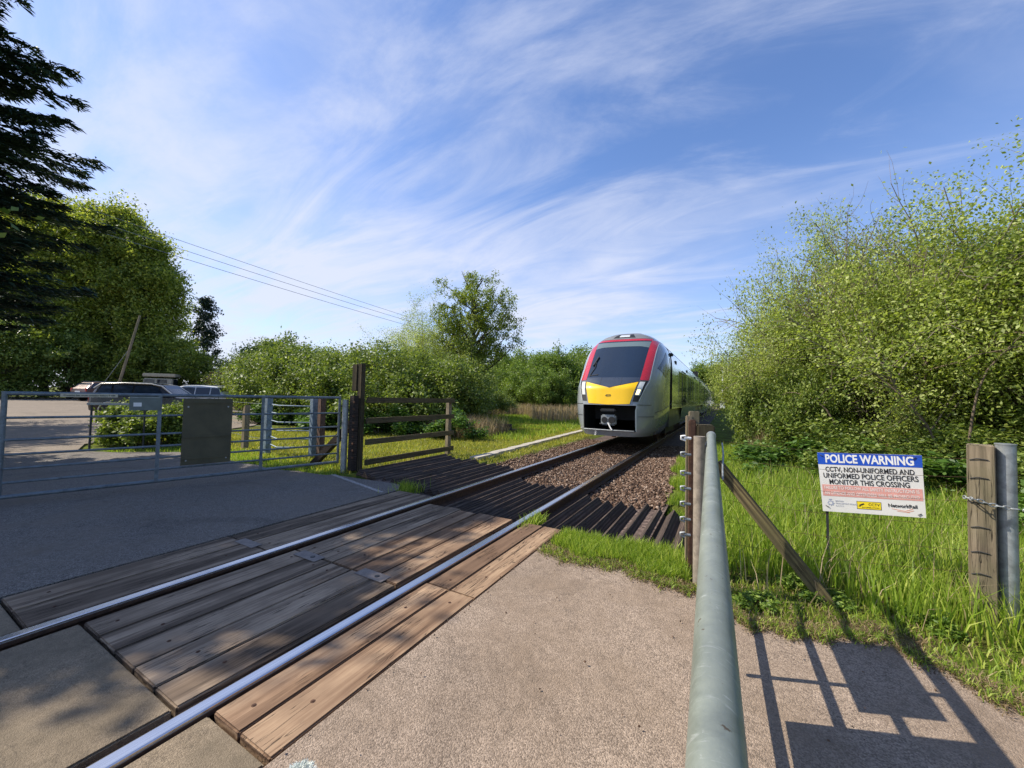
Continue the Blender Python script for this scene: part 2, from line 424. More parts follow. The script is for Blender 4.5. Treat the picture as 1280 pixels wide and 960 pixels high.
# ------------------------------------------------------------------ terrain
def sstep(a, b, x):
    t = np.clip((x - a) / (b - a), 0, 1); return t * t * (3 - 2 * t)
def hgt(x, y):
    x = np.asarray(x, float); y = np.asarray(y, float)
    z = 0.42 * sstep(-30, -44, x)
    return z
def hz_(x, y): return float(hgt(x, y))
def ground_h(x, y):
    z = hgt(x, y) - 0.05
    tr = np.where((x > -4.25) & (x < -1.6), 1.0, 0.0)
    z = np.where(tr > 0, -0.34, z)
    rg = sstep(-0.75, -1.5, x) * sstep(3.9, 4.2, y) * (x > -1.65)
    z = z - 0.20 * rg
    lg = sstep(-4.7, -4.25, x) * sstep(3.9, 4.3, y) * (x < -4.2)
    lb = (x > -6.03) & (x < -4.2) & (y > 4.7) & (y < 7.35)
    rb = (x > -1.7) & (x < -0.25) & (y > 4.05) & (y < 6.0)
    z = np.where(lb, -0.22, z - 0.16 * lg)
    z = np.where(rb, -0.22, z)
    return z
gx = np.concatenate([[-3000, -1200, -500, -220, -120, -80], np.arange(-60, -14, 2.0), np.arange(-14, -6.2, 0.5), [-6.04, -6.02, -5.5, -5, -4.7, -4.5, -4.26, -4.24, -1.61, -1.59, -1.5, -1.3, -1.1, -0.9, -0.75, -0.27, -0.24], np.arange(0.0, 8, 0.5), [10, 14, 20, 30, 50, 90, 160, 300, 700, 1500, 3000]])
gy = np.concatenate([[-3000, -1000, -300, -100, -40, -20, -10, -5, -2, 0, 1, 2, 3], [3.8, 4.0, 4.06, 4.4, 4.69, 4.71, 5.2, 5.6, 5.98, 6.02, 6.4, 6.8, 7.2, 7.34, 7.36], np.arange(7.6, 12, 0.4), np.arange(12.5, 40, 2), [45, 60, 80, 120, 200, 400, 900, 1800, 3500]])
XX, YY = np.meshgrid(gx, gy)
ZZ = ground_h(XX, YY)
ny, nx = XX.shape
idx = np.arange(nx * ny).reshape(ny, nx)
Fq = np.stack([idx[:-1, :-1], idx[:-1, 1:], idx[1:, 1:], idx[1:, :-1]], -1).reshape(-1, 4)
g = link('ground', np_mesh('ground', np.stack([XX, YY, ZZ], -1).reshape(-1, 3), Fq, M_GROUND))
tag(g, kind='structure')

def sheet(name, poly, z, mat, thick=0.06, res=None, follow=False):
    """flat-topped slab from an outline, its rim dropping to the ground"""
    bm = bmesh.new()
    vs = [bm.verts.new((x, y, z + (hz_(x, y) if follow else 0))) for x, y in poly]
    f = bm.faces.new(vs)
    if res:
        for k in range(res):
            bmesh.ops.bisect_plane(bm, geom=bm.verts[:] + bm.edges[:] + bm.faces[:], plane_co=(-30 - 2 * k, 0, 0), plane_no=(1, 0, 0))
        for v in bm.verts: v.co.z = z + hz_(v.co.x, v.co.y)
    ed = [e for e in bm.edges if e.is_boundary]
    r = bmesh.ops.extrude_edge_only(bm, edges=ed)
    for v in r['geom']:
        if isinstance(v, bmesh.types.BMVert): v.co.z -= thick
    bmesh.ops.recalc_face_normals(bm, faces=bm.faces)
    bmesh.ops.triangulate(bm, faces=[f for f in bm.faces if len(f.verts) > 4])
    me = bpy.data.meshes.new(name); bm.to_mesh(me); bm.free(); me.materials.append(mat)
    return tag(link(name, me), kind='structure')
def wob(pts, amp, step, seed):
    r = random.Random(seed); out = []
    for (a, b) in zip(pts[:-1], pts[1:]):
        L = math.dist(a, b); n = max(1, int(L / step))
        for k in range(n):
            t = k / n; out.append((a[0] + (b[0] - a[0]) * t + r.uniform(-amp, amp), a[1] + (b[1] - a[1]) * t + r.uniform(-amp, amp)))
    out.append(pts[-1]); return out
edge = wob([(-1.553, 3.45), (-1.2, 3.36), (-0.89, 3.42), (-0.19, 3.28), (0.05, 3.02), (0.42, 3.06), (0.85, 3.22), (1.26, 2.86), (2.0, 2.2), (3.2, 1.6), (8, 0.6)], 0.045, 0.09, 3)
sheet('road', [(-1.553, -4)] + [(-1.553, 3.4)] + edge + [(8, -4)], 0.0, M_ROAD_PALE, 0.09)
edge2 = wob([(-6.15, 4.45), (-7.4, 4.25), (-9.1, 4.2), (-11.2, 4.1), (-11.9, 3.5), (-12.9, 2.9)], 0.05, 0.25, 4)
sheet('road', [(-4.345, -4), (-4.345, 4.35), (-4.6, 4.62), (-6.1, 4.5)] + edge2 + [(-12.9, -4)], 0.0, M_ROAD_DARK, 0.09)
sheet('car_park', [(-12.904, -12), (-12.904, 2.9), (-14.5, 3.4), (-15.5, 6), (-17.5, 9), (-24, 13.5), (-33, 17.5), (-41, 19.5), (-52, 16), (-62, 8), (-62, -12)], -0.004, M_CARPARK, 0.06, res=9, follow=True)
sheet('faded_white_line', [(-6.12, 4.47), (-4.45, 4.07), (-4.42, 4.13), (-6.08, 4.53)], 0.004, mat_plain('worn_white_line', (0.30, 0.28, 0.26), 0.9, 0, 0.5, 30), 0.003)

# track bed
tb = MB()
prof = [(-5.3, -0.045), (-4.9, -0.07), (-4.3, -0.14), (-3.9, -0.17), (-2.84, -0.19), (-1.8, -0.17), (-1.3, -0.14), (-0.9, -0.07), (-0.7, -0.05)]
ys = [4.0 + 0.5 * i for i in range(24)] + [20, 40, 80, 200, 500]
vs = [(x, y, z) for y in ys for x, z in prof]
n = len(prof)
tb.add(vs, [(j * n + i, j * n + i + 1, (j + 1) * n + i + 1, (j + 1) * n + i) for j in range(len(ys) - 1) for i in range(n - 1)])
tag(tb.build('track_bed', M_BALLAST), kind='structure')

# rails
def rail_prof():
    return [(-0.037, 0.0), (-0.029, 0.003), (0.029, 0.003), (0.037, 0.0), (0.038, -0.038), (0.010, -0.052), (0.010, -0.13), (0.07, -0.15), (0.07, -0.16), (-0.07, -0.16), (-0.07, -0.15), (-0.010, -0.13), (-0.010, -0.052), (-0.038, -0.038)]
for x, lab in ((-3.59, 'steel running rail farther from the police sign, polished on top'), (-2.075, 'steel running rail nearer the pale tarmac and grey railing')):
    m = MB(); m.prism(rail_prof(), (0, -4, 0), (0, 300, 0), ((1, 0, 0), (0, 0, 1)))
    tag(m.build('rail', M_RAIL, loc=(x, 0, 0.012)), lab, 'rail', 'running rails')

# sleepers and their chairs
for i in range(13):
    y = 5.9 + i * 0.65
    root = empty('sleeper', (-2.84, y, -0.238), 0, 'dark oiled timber sleeper sunk in the ballast under the rails', 'sleeper', 'sleepers under the rails')
    MB().box((0, 0, 0.012), (2.5, 0.24, 0.12), bev=0.01).build('beam', M_SLEEPER, root)
    for sx in (-0.755, 0.765):
        for s2 in (-1, 1):
            mb = MB(); mb.box((sx + s2 * 0.11, 0, 0.085), (0.09, 0.11, 0.05), bev=0.01).tube([(sx + s2 * 0.12, 0.0, 0.10), (sx + s2 * 0.12, 0.0, 0.135)], 0.014, 6)
            mb.build('rail_clip', M_RUST, root)

M_RUST_ = M_RUST
# ------------------------------------------------------------------ crossing deck
def board(x0, x1, y0, y1, top, mat, parent, th=0.14):
    w, L = x1 - x0, y1 - y0
    bd = MB().box((0, 0, 0), (w - 0.010, L - 0.010, th), bev=0.007).build('board', mat, parent, loc=((x0 + x1) / 2 - parent.location.x, (y0 + y1) / 2 - parent.location.y, top - th / 2 - parent.location.z + rnd.uniform(-0.004, 0.002)))
    for e_ in (-1, 1):
        if rnd.random() < 0.75:
            bx_, by_ = rnd.uniform(-.15, .15) * w, e_ * (L / 2 - rnd.uniform(.10, .35))
            MB().tube([(bx_, by_, th / 2 - 0.004), (bx_, by_, th / 2 + 0.0015)], 0.011, 10).tube([(bx_, by_, th / 2 - 0.004), (bx_, by_, th / 2 + 0.004)], 0.006, 6).build('bolt', M_RUST_, bd)
    return bd
dk = empty('crossing_deck', (-2.85, 2.4, -0.15), 0, 'weathered timber crossing deck, toned shaded grey and sunlit brown, between the two rails', 'crossing deck', 'timber crossing decks')
xs = [-3.47, -3.20, -2.95, -2.69, -2.43, -2.19]
for i in range(5):
    j = 2.2
    board(xs[i], xs[i + 1], 0.85, j, -0.002, M_DECK_SHADE, dk)
    board(xs[i], xs[i + 1], j, 4.05 + rnd.uniform(-0.04, 0.04), -0.002, M_DECK_SHADE if i < 2 else M_DECK_LIT, dk)  # far right-hand boards take the painted sunlit tone
for (px_, py_, a) in ((-3.22, 2.17, 0.02), (-2.46, 2.21, -0.03)):
    p = MB().box((0, 0, 0), (0.30, 0.11, 0.006), bev=0.002).build('joint_plate', M_RUST if 0 else mat_plain('weathered_plate', (0.20, 0.17, 0.15), 0.7, 0.2, 0.25, 20), dk, loc=(px_ + 2.85, py_ - 2.4, 0.152))
    MB().tube([(0.05, 0, 0.003), (0.05, 0, 0.007)], 0.02, 12).build('bolt_head', M_DARK, p)
dk2 = empty('crossing_deck', (-1.8, 2.4, -0.15), 0, 'timber crossing strip toned sunlit brown between the rail and the pale tarmac', 'crossing deck', 'timber crossing decks')
for (y0, y1) in ((0.92, 2.35), (2.35, 4.06)):
    board(-2.02, -1.80, y0, y1, -0.002, M_DECK_LIT, dk2); board(-1.80, -1.565, y0, y1, -0.002, M_DECK_LIT, dk2)
dk3 = empty('crossing_deck', (-4.0, 2.4, -0.15), 0, 'narrow timber strip toned shaded grey between the rail and the dark tarmac', 'crossing deck', 'timber crossing decks')
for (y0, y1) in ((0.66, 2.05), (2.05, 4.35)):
    board(-4.33, -4.02, y0, y1, -0.004, M_DECK_SHADE, dk3); board(-4.02, -3.665, y0, y1, -0.004, M_DECK_SHADE, dk3)
p = MB().box((0, 0, 0), (0.30, 0.10, 0.006), bev=0.002).build('joint_plate', bpy.data.materials['weathered_plate'], dk3, loc=(0.02, -0.35, 0.150))
for sl, lab in (((-3.47, -2.19, -1.2, 0.838), 'mossy concrete crossing panel between the rails at the deck end'), ((-2.02, -1.565, -1.2, 0.905), 'narrow sunlit concrete panel beside the rail and pale tarmac'), ((-4.33, -3.665, -1.2, 0.648), 'shaded concrete panel outside the rail by the dark tarmac')):
    o = MB().box((0, 0, 0), (sl[1] - sl[0], sl[3] - sl[2], 0.16), bev=0.008).build('concrete_panel', M_CONC, None, loc=((sl[0] + sl[1]) / 2, (sl[2] + sl[3]) / 2, -0.083))
    tag(o, lab, 'concrete panel')

# trespass guards: rows of arris timbers
def guard(x0, x1, y0, y1, z, n, lab, slope=0.0, jit=0.12, skew=0.0):
    root = empty('trespass_guard', ((x0 + x1) / 2, (y0 + y1) / 2, z), 0, lab, 'trespass guard', 'arris timber trespass guards')
    w = (x1 - x0) / n
    for i in range(n):
        cx_ = x0 + w * (i + 0.5) - root.location.x
        ya = y0 - root.location.y + rnd.uniform(0, jit) + skew * i; yb = y1 - root.location.y + rnd.uniform(-jit, jit) + skew * i
        zz_ = slope * (i - n / 2)
        m = MB(); m.prism([(-w * 0.56, 0), (w * 0.56, 0), (w * 0.04, w * 0.62), (-w * 0.04, w * 0.62)], (cx_, ya, zz_), (cx_, yb, zz_ + rnd.uniform(-0.01, 0.01)), ((1, 0, 0), (0, 0, 1)))
        m.build('slat', M_GUARD, root)
    return root
guard(-3.45, -2.18, 4.12, 6.45, -0.17, 9, 'dark arris timber guard between the rails beyond the deck')
guard(-1.98, -0.30, 4.08, 5.95, -0.13, 9, 'dark arris timber guard beside the sunny grass verge', slope=0.008, skew=-0.06)
guard(-5.95, -3.72, 4.75, 7.3, -0.12, 13, 'dark arris timber guard under the four rail wooden fence', slope=-0.010, skew=-0.0)

# concrete cable trough, old sleepers
tr = empty('cable_trough', (-5.4, 12, 0), 0, 'pale concrete cable trough running through grass beside the track', 'cable trough')
for k in range(16):
    y0 = 7.5 + k * 1.0; x0 = -5.15 - (y0 - 7.6) * 0.058
    MB().box((x0 + 5.4, y0 + 0.5 - 12, -0.02), (0.24, 0.985, 0.10), bev=0.008).build('lid', M_CONC_L, tr)
for k, (x, y, z, a, lab) in enumerate([(-8.7, 13.5, 0.05, 0.50, 'dark old sleeper at the front of the stack in grass'), (-9.1, 13.9, 0.05, 0.42, 'dark old sleeper in the middle of the stack in grass'), (-9.55, 14.3, 0.05, 0.52, 'dark old sleeper at the back of the stack in grass'), (-9.2, 14.0, 0.21, 0.47, 'dark old sleeper lying on top of the others'), (-10.3, 13.4, 0.05, 0.62, 'dark old sleeper lying loose left of the stack')]):
    tag(MB().box((0, 0, 0), (2.6, 0.26, 0.15), bev=0.012).build('old_sleeper', M_SLEEPER, None, loc=(x, y, z)), lab, 'old sleeper', 'stack of old sleepers').rotation_euler = (0, 0, a)

# ------------------------------------------------------------------ left field gate
GA = Vector((-7.65, 1.10, 0)); GB = Vector((-6.68, 5.02, 0))
gd = (GB - GA).normalized(); gang = math.atan2(gd.y, gd.x) - math.pi / 2
gate = empty('field_gate', (GA.x, GA.y, 0), gang, 'long galvanised seven bar field gate across the dark tarmac', 'gate')
GL = (GB - GA).length
zs = [1.36, 1.06, 0.79, 0.61, 0.44, 0.27, 0.10]
for i, z in enumerate(zs):
    r = 0.026 if i in (0, 6) else 0.016
    MB().tube([(0, 0.0, z), (0, GL, z)], r, 10).build('bar', M_GALV_D, gate)
for y, r in ((0.0, 0.026), (GL, 0.026)):
    MB().tube([(0.001, y, 0.075), (0.001, y, 1.385)], r, 10).build('stile', M_GALV_D, gate)
for y in (1.40, 2.72):
    MB().box((0.022, y, 0.73), (0.012, 0.045, 1.25)).build('brace', M_GALV_D, gate)
MB().tube([(0, GL, 1.2), (0.05, GL + 0.06, 1.2), (0.05, GL + 0.10, 1.15)], 0.012, 6).build('latch', M_DARK, gate)
def on_gate(y, z, off=0.0):
    p = GA + gd * y; nrm = Vector((gd.y, -gd.x, 0)); p = p + nrm * off; return (p.x, p.y, z)
M_BOARD = mat_plain('dull_board', (0.085, 0.074, 0.040), 0.7, 0, 0.2, 5)
bo = empty('gate_board', on_gate(1.97, 0.83, 0.05), gang, 'large dull dark green board hung on the field gate', 'board')
MB().box((0, 0, -0.02), (0.012, 0.62, 1.02)).build('panel', M_BOARD, bo)
for zz_ in (0.43, -0.1, -0.43):
    MB().box((0.012, 0, zz_), (0.012, 0.60, 0.03)).build('rail_strip', M_BOARD, bo)
for y_, z_ in ((-0.25, .36), (.25, .36), (-.25, -.46), (.25, -.46)):
    MB().tube([(0.006, y_, z_), (0.014, y_, z_)], 0.012, 8).build('fixing', M_GALV, bo)
pl = empty('gate_plate', on_gate(1.24, 1.24, 0.05), gang, 'small grey metal plate with a white sticker on the gate top', 'sign')
MB().box((0, 0, 0), (0.008, 0.33, 0.2), bev=0.003).build('panel', mat_plain('grey_green_plate', (0.13, 0.155, 0.14), 0.6, 0, 0.15, 8), pl)
MB().box((0.006, -0.08, -0.015), (0.004, 0.085, 0.055)).build('sticker', M_WHITE, pl)
MB().box((0.006, 0.0, 0.085), (0.004, 0.31, 0.006)).build('edge_strip', M_GALV, pl)
ls = empty('label_strip', on_gate(0.70, 1.345, 0.036), gang, 'narrow cream label strip with small dark lettering on the gate bar', 'label')
MB().box((0, 0, 0), (0.006, 0.52, 0.045)).build('strip', mat_plain('cream_label', (0.50, 0.46, 0.34), 0.6, 0, 0.1, 10), ls)
text('lettering', 'Crossing bar must crossing before 9 AM', 0.030, M_DARK, ls, Matrix.Translation((0.0045, 0, 0)) @ Matrix(((0, 0, 1, 0), (1, 0, 0, 0), (0, 1, 0, 0), (0, 0, 0, 1))), bold=0.0006, sx=0.95)

# posts by the gate
tag(MB().tube([(0, 0, -0.05), (0, 0, 1.33)], 0.055, 20).build('gate_post', M_GALV, None, loc=(-6.32, 4.88, 0)), 'round galvanised steel post at the latch end of the field gate', 'post')
lp = empty('gate_post', (-7.78, 0.99, 0), gang, 'dark timber gate post at the hinge end of the field gate', 'post')
MB().box((0, -0.02, 0.68), (0.14, 0.14, 1.40), bev=0.01).build('timber', M_POSTD, lp)
MB().box((0.075, 0.03, 1.2), (0.01, 0.08, 0.05)).build('hinge', M_GALV_D, lp)
MB().box((0.075, 0.03, 0.2), (0.01, 0.08, 0.05)).build('hinge', M_GALV_D, lp)
fp = empty('tall_post', (-6.14, 4.98, 0), 0, 'tall dark timber post beside the steel gate post', 'post')
MB().box((0, 0.10, 1.0), (0.11, 0.10, 2.06), bev=0.008).build('timber', M_POSTD, fp)
MB().box((-0.13, 0.08, 1.76), (0.13, 0.09, 0.52), bev=0.006).build('cap_block', M_POSTD, fp)
MB().box((-0.04, -0.02, 0.70), (0.13, 0.11, 1.42), bev=0.008).build('side_timber', M_SLEEPER, fp)
for k in range(9):
    MB().box((0.03, -0.08, 0.25 + k * 0.13), (0.05, 0.018, 0.035), bev=0.004).build('iron_strap', M_RUST, fp)
tag(MB().box((0, 0, 0.68), (0.07, 0.12, 1.42), bev=0.006).build('fence_post', M_POSTW, None, loc=(-6.26, 5.04, 0)), 'short yellowish timber post behind the steel gate post', 'post')

# wooden fence
wf = empty('wooden_fence', (-6.1, 5.15, 0), 0, 'four rail mossy wooden fence beside the track', 'fence')
for z in (1.33, 0.93, 0.52, 0.13):
    MB().box((0.06, 1.36, z), (0.045, 2.74, 0.11), bev=0.004).build('rail', M_FENCE, wf)
MB().box((-0.02, 2.62, 0.68), (0.10, 0.12, 1.42), bev=0.008).build('post', M_POSTW, wf)
# strut behind the gate
tag(MB().bar((-7.4, 5.0, -0.02), (-6.35, 5.15, 0.95), 0.12, 0.12).build('timber_strut', M_SLEEPER), 'black slanting timber strut behind the gate latch', 'strut')

# kissing gate
kg = empty('kissing_gate', (-9.0, 5.6, 0), 0.0, 'blue grey steel kissing gate frame in the grass behind the field gate', 'kissing gate')
for p in ((-0.62, -0.32), (0.62, 0.02)):
    MB().box((p[0], p[1], 0.65), (0.13, 0.13, 1.36), bev=0.01).build('post', M_BLUEG, kg)
MB().bar((-0.62, -0.32, 1.34), (0.62, 0.02, 1.30), 0.05, 0.03).build('top_rail', M_BLUEG, kg)
for k in range(6):
    z = 0.18 + k * 0.19
    MB().tube([(-0.55, -0.30, z + 0.02), (0.1, -0.5, z + 0.01), (0.56, 0.0, z)], 0.014, 8).build('bar', M_BLUEG, kg)
tag(MB().box((0, 0, 0.65), (0.13, 0.13, 1.36), bev=0.01).build('fence_post', mat_wood('brown_post', [(0.06, 0.035, 0.025), (0.12, 0.07, 0.05), (0.19, 0.12, 0.09), (0.09, 0.06, 0.045)], axis='Z'), None, loc=(-8.15, 5.66, 0)), 'reddish brown timber post beside the kissing gate', 'post')
o = MB(); o.prism([(-0.06, 0), (0.06, 0), (0.06, 1.1), (0.0, 1.05), (-0.06, 0.93)], (0, -0.06, 0), (0, 0.06, 0), ((1, 0, 0), (0, 0, 1)))
tag(o.build('fence_post', M_POSTW, None, loc=(-10.75, 5.35, 0)), 'timber post with a slanted top left of the kissing gate', 'post')
wfen = empty('wire_fence', (-9, 5.5, 0), 0, 'thin wire stock fence in front of the bramble hedge', 'fence')
for (x, y) in ((-7.0, 5.35), (-12.2, 5.6), (-14.2, 6.0)):
    MB().tube([(x + 9, y - 5.5, 0), (x + 9, y - 5.5, 1.2)], 0.022, 6).build('post', M_DARK, wfen)
for z in (0.3, 0.6, 0.9, 1.15):
    MB().tube([(-5.2, 0.5, z), (-1.75, -0.15, z), (-0.7, -0.2, z)], 0.004, 4).build('wire', M_GALV_D, wfen)

# post with a little rail by the bush
br = empty('low_hoop', (-12.4, 3.45, 0), 0.9, 'low dark metal hoop barrier with a pale top bar at the bush', 'barrier')
MB().tube([(-0.5, 0, 0), (-0.5, 0, 1.05)], 0.02, 6).build('leg', M_DARK, br)
MB().tube([(0.45, 0, 0), (0.45, 0, 1.05)], 0.02, 6).build('leg', M_DARK, br)
MB().box((0, 0, 1.08), (1.15, 0.06, 0.05)).build('top_bar', M_GALV, br)

# ------------------------------------------------------------------ railing gate by the camera
rg_ = empty('wicket_gate', (-0.075, 2.0, 0), 0, 'grey galvanised wicket gate whose thick top rail runs towards the timber post', 'gate')
def rgx(y): return -0.006 - 0.0292 * (y - 0.475)
def rgp(y, z): return (rgx(y) + 0.075, y - 2.0, z + 0.041 * (y - 0.475) * (z / 1.06))
top = MB(); top.tube([rgp(-0.9, 1.064), rgp(0.475, 1.064), rgp(2.0, 1.066), rgp(3.36, 1.064)], 0.030, 32); top.build('top_rail', M_GALV_POLE, rg_)
MB().tube([rgp(3.355, 1.064), rgp(3.40, 1.064)], 0.034, 24).build('end_cap', M_GALV, rg_)
for z in (0.29, 0.55, 0.80):
    MB().tube([rgp(-0.9, z - 0.03), rgp(3.37, z - 0.03)], 0.019, 12).build('rail', M_GALV_POLE, rg_)
for y in (-0.9, 2.385, 3.37):
    MB().tube([rgp(y, 0.18), rgp(y, 1.05)], 0.015, 12).build('upright', M_GALV_POLE, rg_)
MB().box((rgx(2.9) + 0.075 - 0.028, 2.88 - 2.0, 1.155), (0.006, 0.40, 0.05)).build('black_tape', M_DARK, rg_)
pn = MB(); pn.bar(rgp(1.2, 0.0), rgp(2.085, 0.0), 0.006, 0.01); 
MB().box((0, 0, 0), (0.006, 0.95, 0.78)).build('infill_sheet', M_BOARD, rg_, loc=(rgx(1.6) + 0.075, 1.61 - 2.0, 0.70))
sb = MB().box((0, 0, 0), (0.005, 0.62, 0.375), bev=0.002).build('gate_notice', M_WHITE, None, loc=(rgx(2.5) + 0.024, 2.51, 0.835)); tag(sb, 'thin notice plate hung edge-on under the grey top rail', 'sign')
ch = empty('gate_chain', (-0.06, 3.1, 1.0), 0, 'thin chain hanging from the far end of the top rail', 'chain')
cm_ = MB(); cm_.tube([(0.045, 0.2, 0.14), (0.052, 0.05, 0.08), (0.05, -0.15, 0.0), (0.052, -0.3, -0.04)], 0.006, 6); cm_.build('links', M_GALV, ch)

# latch posts
tag(MB().tube([(0, 0, -0.03), (0, 0, 1.17)], 0.044, 24).build('steel_post', M_TUBE, None, loc=(-0.175, 3.44, 0)), 'brownish round steel tube post beside the thick grey top rail', 'post')
hp = empty('timber_post', (-0.20, 3.72, 0), 0.25, 'worn timber post with split top behind the brown steel tube', 'post')
MB().box((0.05, 0, 0.62), (0.14, 0.13, 1.26), bev=0.012).build('timber', M_POSTD, hp)
MB().box((-0.052, -0.02, 0.64), (0.055, 0.05, 1.30), bev=0.008).build('rusty_angle', M_RUST, hp)
MB().box((-0.01, 0.13, 0.66), (0.085, 0.05, 1.40), bev=0.006).build('back_board', M_POSTW, hp)
MB().box((-0.055, 0.11, 0.64), (0.05, 0.05, 1.36), bev=0.006).build('back_board', M_POSTW, hp)
for k, z in enumerate((1.13, 0.99, 0.83, 0.70, 0.57, 0.44, 0.31)):
    m = MB(); m.tube([(-0.07, -0.06, z), (-0.12, -0.07, z + 0.004)], 0.013, 8); m.tube([(-0.115, -0.07, z - 0.018), (-0.150, -0.075, z - 0.006), (-0.150, -0.075, z + 0.018), (-0.115, -0.07, z + 0.022)], 0.009, 8)
    m.build('eye_bolt', M_WHITE if k == 0 else M_GALV, hp)
pa, pb_ = Vector((0.70, 3.76, -0.06)), Vector((-0.06, 3.80, 0.92))
bro = MB().box((0, 0, 0), (0.10, 0.09, (pb_ - pa).length), bev=0.006).build('timber_brace', M_POSTM, None, loc=(pa + pb_) / 2)
bro.rotation_euler = (pb_ - pa).to_track_quat('Z', 'Y').to_euler()
tag(bro, 'mossy slanting timber brace running down into the tall grass', 'brace')

# right-hand posts, chain and second gate
rp = empty('timber_post', (1.585, 4.0, 0), -0.32, 'pale square timber post with wire staples near the police sign', 'post')
MB().box((0, 0, 0.57), (0.125, 0.13, 1.24), bev=0.006).build('timber', M_POSTW, rp)
for k, z in enumerate((1.09, 0.96, 0.79, 0.62, 0.45, 0.30)):
    MB().tube([(-0.055, -0.068, z - 0.008), (-0.02, -0.072, z + 0.006), (0.03, -0.069, z)], 0.003, 5).build('staple', M_DARK, rp)
sp_ = empty('steel_post', (1.70, 3.99, 0), 0, 'round galvanised steel post right of the pale square timber post', 'post')
MB().tube([(0, 0, -0.03), (0, 0, 1.20)], 0.048, 24).build('tube', M_GALV, sp_)
MB().tube([(0, 0, 1.198), (0, 0, 1.206)], 0.051, 24).build('cap', M_GALV, sp_)
sg = empty('side_gate', (1.80, 3.95, 0), -0.35, 'galvanised gate edge at the far right behind the steel post', 'gate')
MB().tube([(0.01, 0, 0.03), (0.01, 0, 1.16)], 0.022, 12).build('stile', M_GALV, sg)
for z in (1.14, 0.87, 0.64, 0.42, 0.22, 0.05):
    MB().tube([(0.01, 0, z), (1.3, 0, z)], 0.018, 10).build('bar', M_GALV, sg)
MB().tube([(1.3, 0, 0.03), (1.3, 0, 1.16)], 0.022, 12).build('stile', M_GALV, sg)
cc = empty('chain', (1.6, 3.9, 0.80), 0, 'steel chain looped round the timber and steel posts', 'chain')
def torus_link(c, d, rot):
    d = Vector(d).normalized(); up = Vector((0, 0, 1)); a = d.cross(up).normalized(); b = a.cross(d)
    if rot: a, b = b, a
    L, W = 0.021, 0.011
    return [Vector(c) + d * (L * math.cos(w)) + b * (W * math.sin(w)) for w in [2 * math.pi * k / 10 for k in range(11)]]
cp = [Vector((-0.10, 0.09, 0.01)), Vector((-0.095, -0.02, 0.02)), Vector((0.0, 0.0, -0.01)), Vector((0.095, -0.005, -0.02)), Vector((0.15, 0.0, -0.02)), Vector((0.20, 0.015, -0.005)), Vector((0.28, 0.01, 0.01))]
cl = []
for a_, b_ in zip(cp[:-1], cp[1:]):
    n_ = max(1, int((b_ - a_).length / 0.03))
    for k in range(n_): cl.append((a_.lerp(b_, k / n_), b_ - a_))
m = MB()
for k, (c_, d_) in enumerate(cl):
    m.tube(torus_link(c_, d_, k % 2), 0.0042, 5, cap=False)
m.build('links', M_GALV, cc)
for k, (z0, z1) in enumerate(((1.12, 1.09), (0.97, 0.96), (0.80, 0.79), (0.62, 0.62), (0.44, 0.45), (0.26, 0.30))):
    a_ = Vector((-0.1, 3.78, z0)); b_ = Vector((1.55, 3.97, z1)); pts = []
    for i in range(13):
        t = i / 12; p_ = a_.lerp(b_, t); p_.z -= 0.03 * 4 * t * (1 - t); pts.append(p_)
    o = MB(); o.tube(pts, 0.0013, 4)
    lab = ('topmost', 'second from top', 'third from top', 'fourth from top', 'second from bottom', 'lowest')[k]
    tag(o.build('fence_wire', M_RUST), f'thin fence wire from brace post to pale timber post, {lab}', 'wire', 'fence wires behind the police sign')

# ------------------------------------------------------------------ police sign
TL, TR, BR, BL = Vector((0.73, 4.38, 1.015)), Vector((1.36, 4.23, 1.065)), Vector((1.38, 4.23, 0.58)), Vector((0.77, 4.38, 0.50))
ps = empty('police_sign', (0, 0, 0), 0, 'tilted white police warning sign with blue header on a thin dark stake', 'sign')
ux = ((TR - TL) + (BR - BL)).normalized(); uup = ((TL - BL) + (TR - BR)); uup = (uup - ux * uup.dot(ux)).normalized(); un = ux.cross(uup)
cen = (TL + TR + BR + BL) / 4
Ms = Matrix((ux, uup, un)).transposed().to_4x4(); Ms.translation = cen
ps.matrix_world = Ms
def loc2(p): q = p - cen; return (q.dot(ux), q.dot(uup))
q = [loc2(p) for p in (BL, BR, TR, TL)]
def lerp2(a, b, t): return (a[0] + (b[0] - a[0]) * t, a[1] + (b[1] - a[1]) * t)
def quadpt(u, v): return lerp2(lerp2(q[0], q[1], u), lerp2(q[3], q[2], u), v)
def qpanel(name, u0, v0, u1, v1, z0, z1, mat, bow=0.0):
    m = MB(); pts = [quadpt(u0, v0), quadpt(u1, v0), quadpt(u1, v1), quadpt(u0, v1)]
    m.add([(x, y, z0) for x, y in pts] + [(x, y, z1) for x, y in pts], [(0, 3, 2, 1), (4, 5, 6, 7), (0, 1, 5, 4), (1, 2, 6, 5), (2, 3, 7, 6), (3, 0, 4, 7)])
    return m.build(name, mat, ps)
M_SIGNW = mat_plain('sign_white', (0.66, 0.65, 0.62), 0.35, 0, 0.08, 3)
M_SIGNB = mat_plain('sign_blue', (0.012, 0.075, 0.46), 0.35, 0, 0.1, 5)
M_SIGNR = mat_plain('faded_red', (0.62, 0.30, 0.26), 0.4, 0, 0.18, 9)
M_SIGNP = mat_plain('pale_pink', (0.70, 0.60, 0.57), 0.4, 0, 0.1, 9)
M_SIGNY = mat_plain('sign_yellow', (0.80, 0.62, 0.02), 0.4, 0, 0.05, 9)
M_TXT = mat_plain('sign_black', (0.02, 0.02, 0.022), 0.4, 0, 0.05, 9)
M_CRST = mat_plain('faded_crest_blue', (0.32, 0.35, 0.45), 0.4, 0, 0.1, 9)
qpanel('panel', 0, 0, 1, 1, -0.004, 0.0, M_SIGNW)
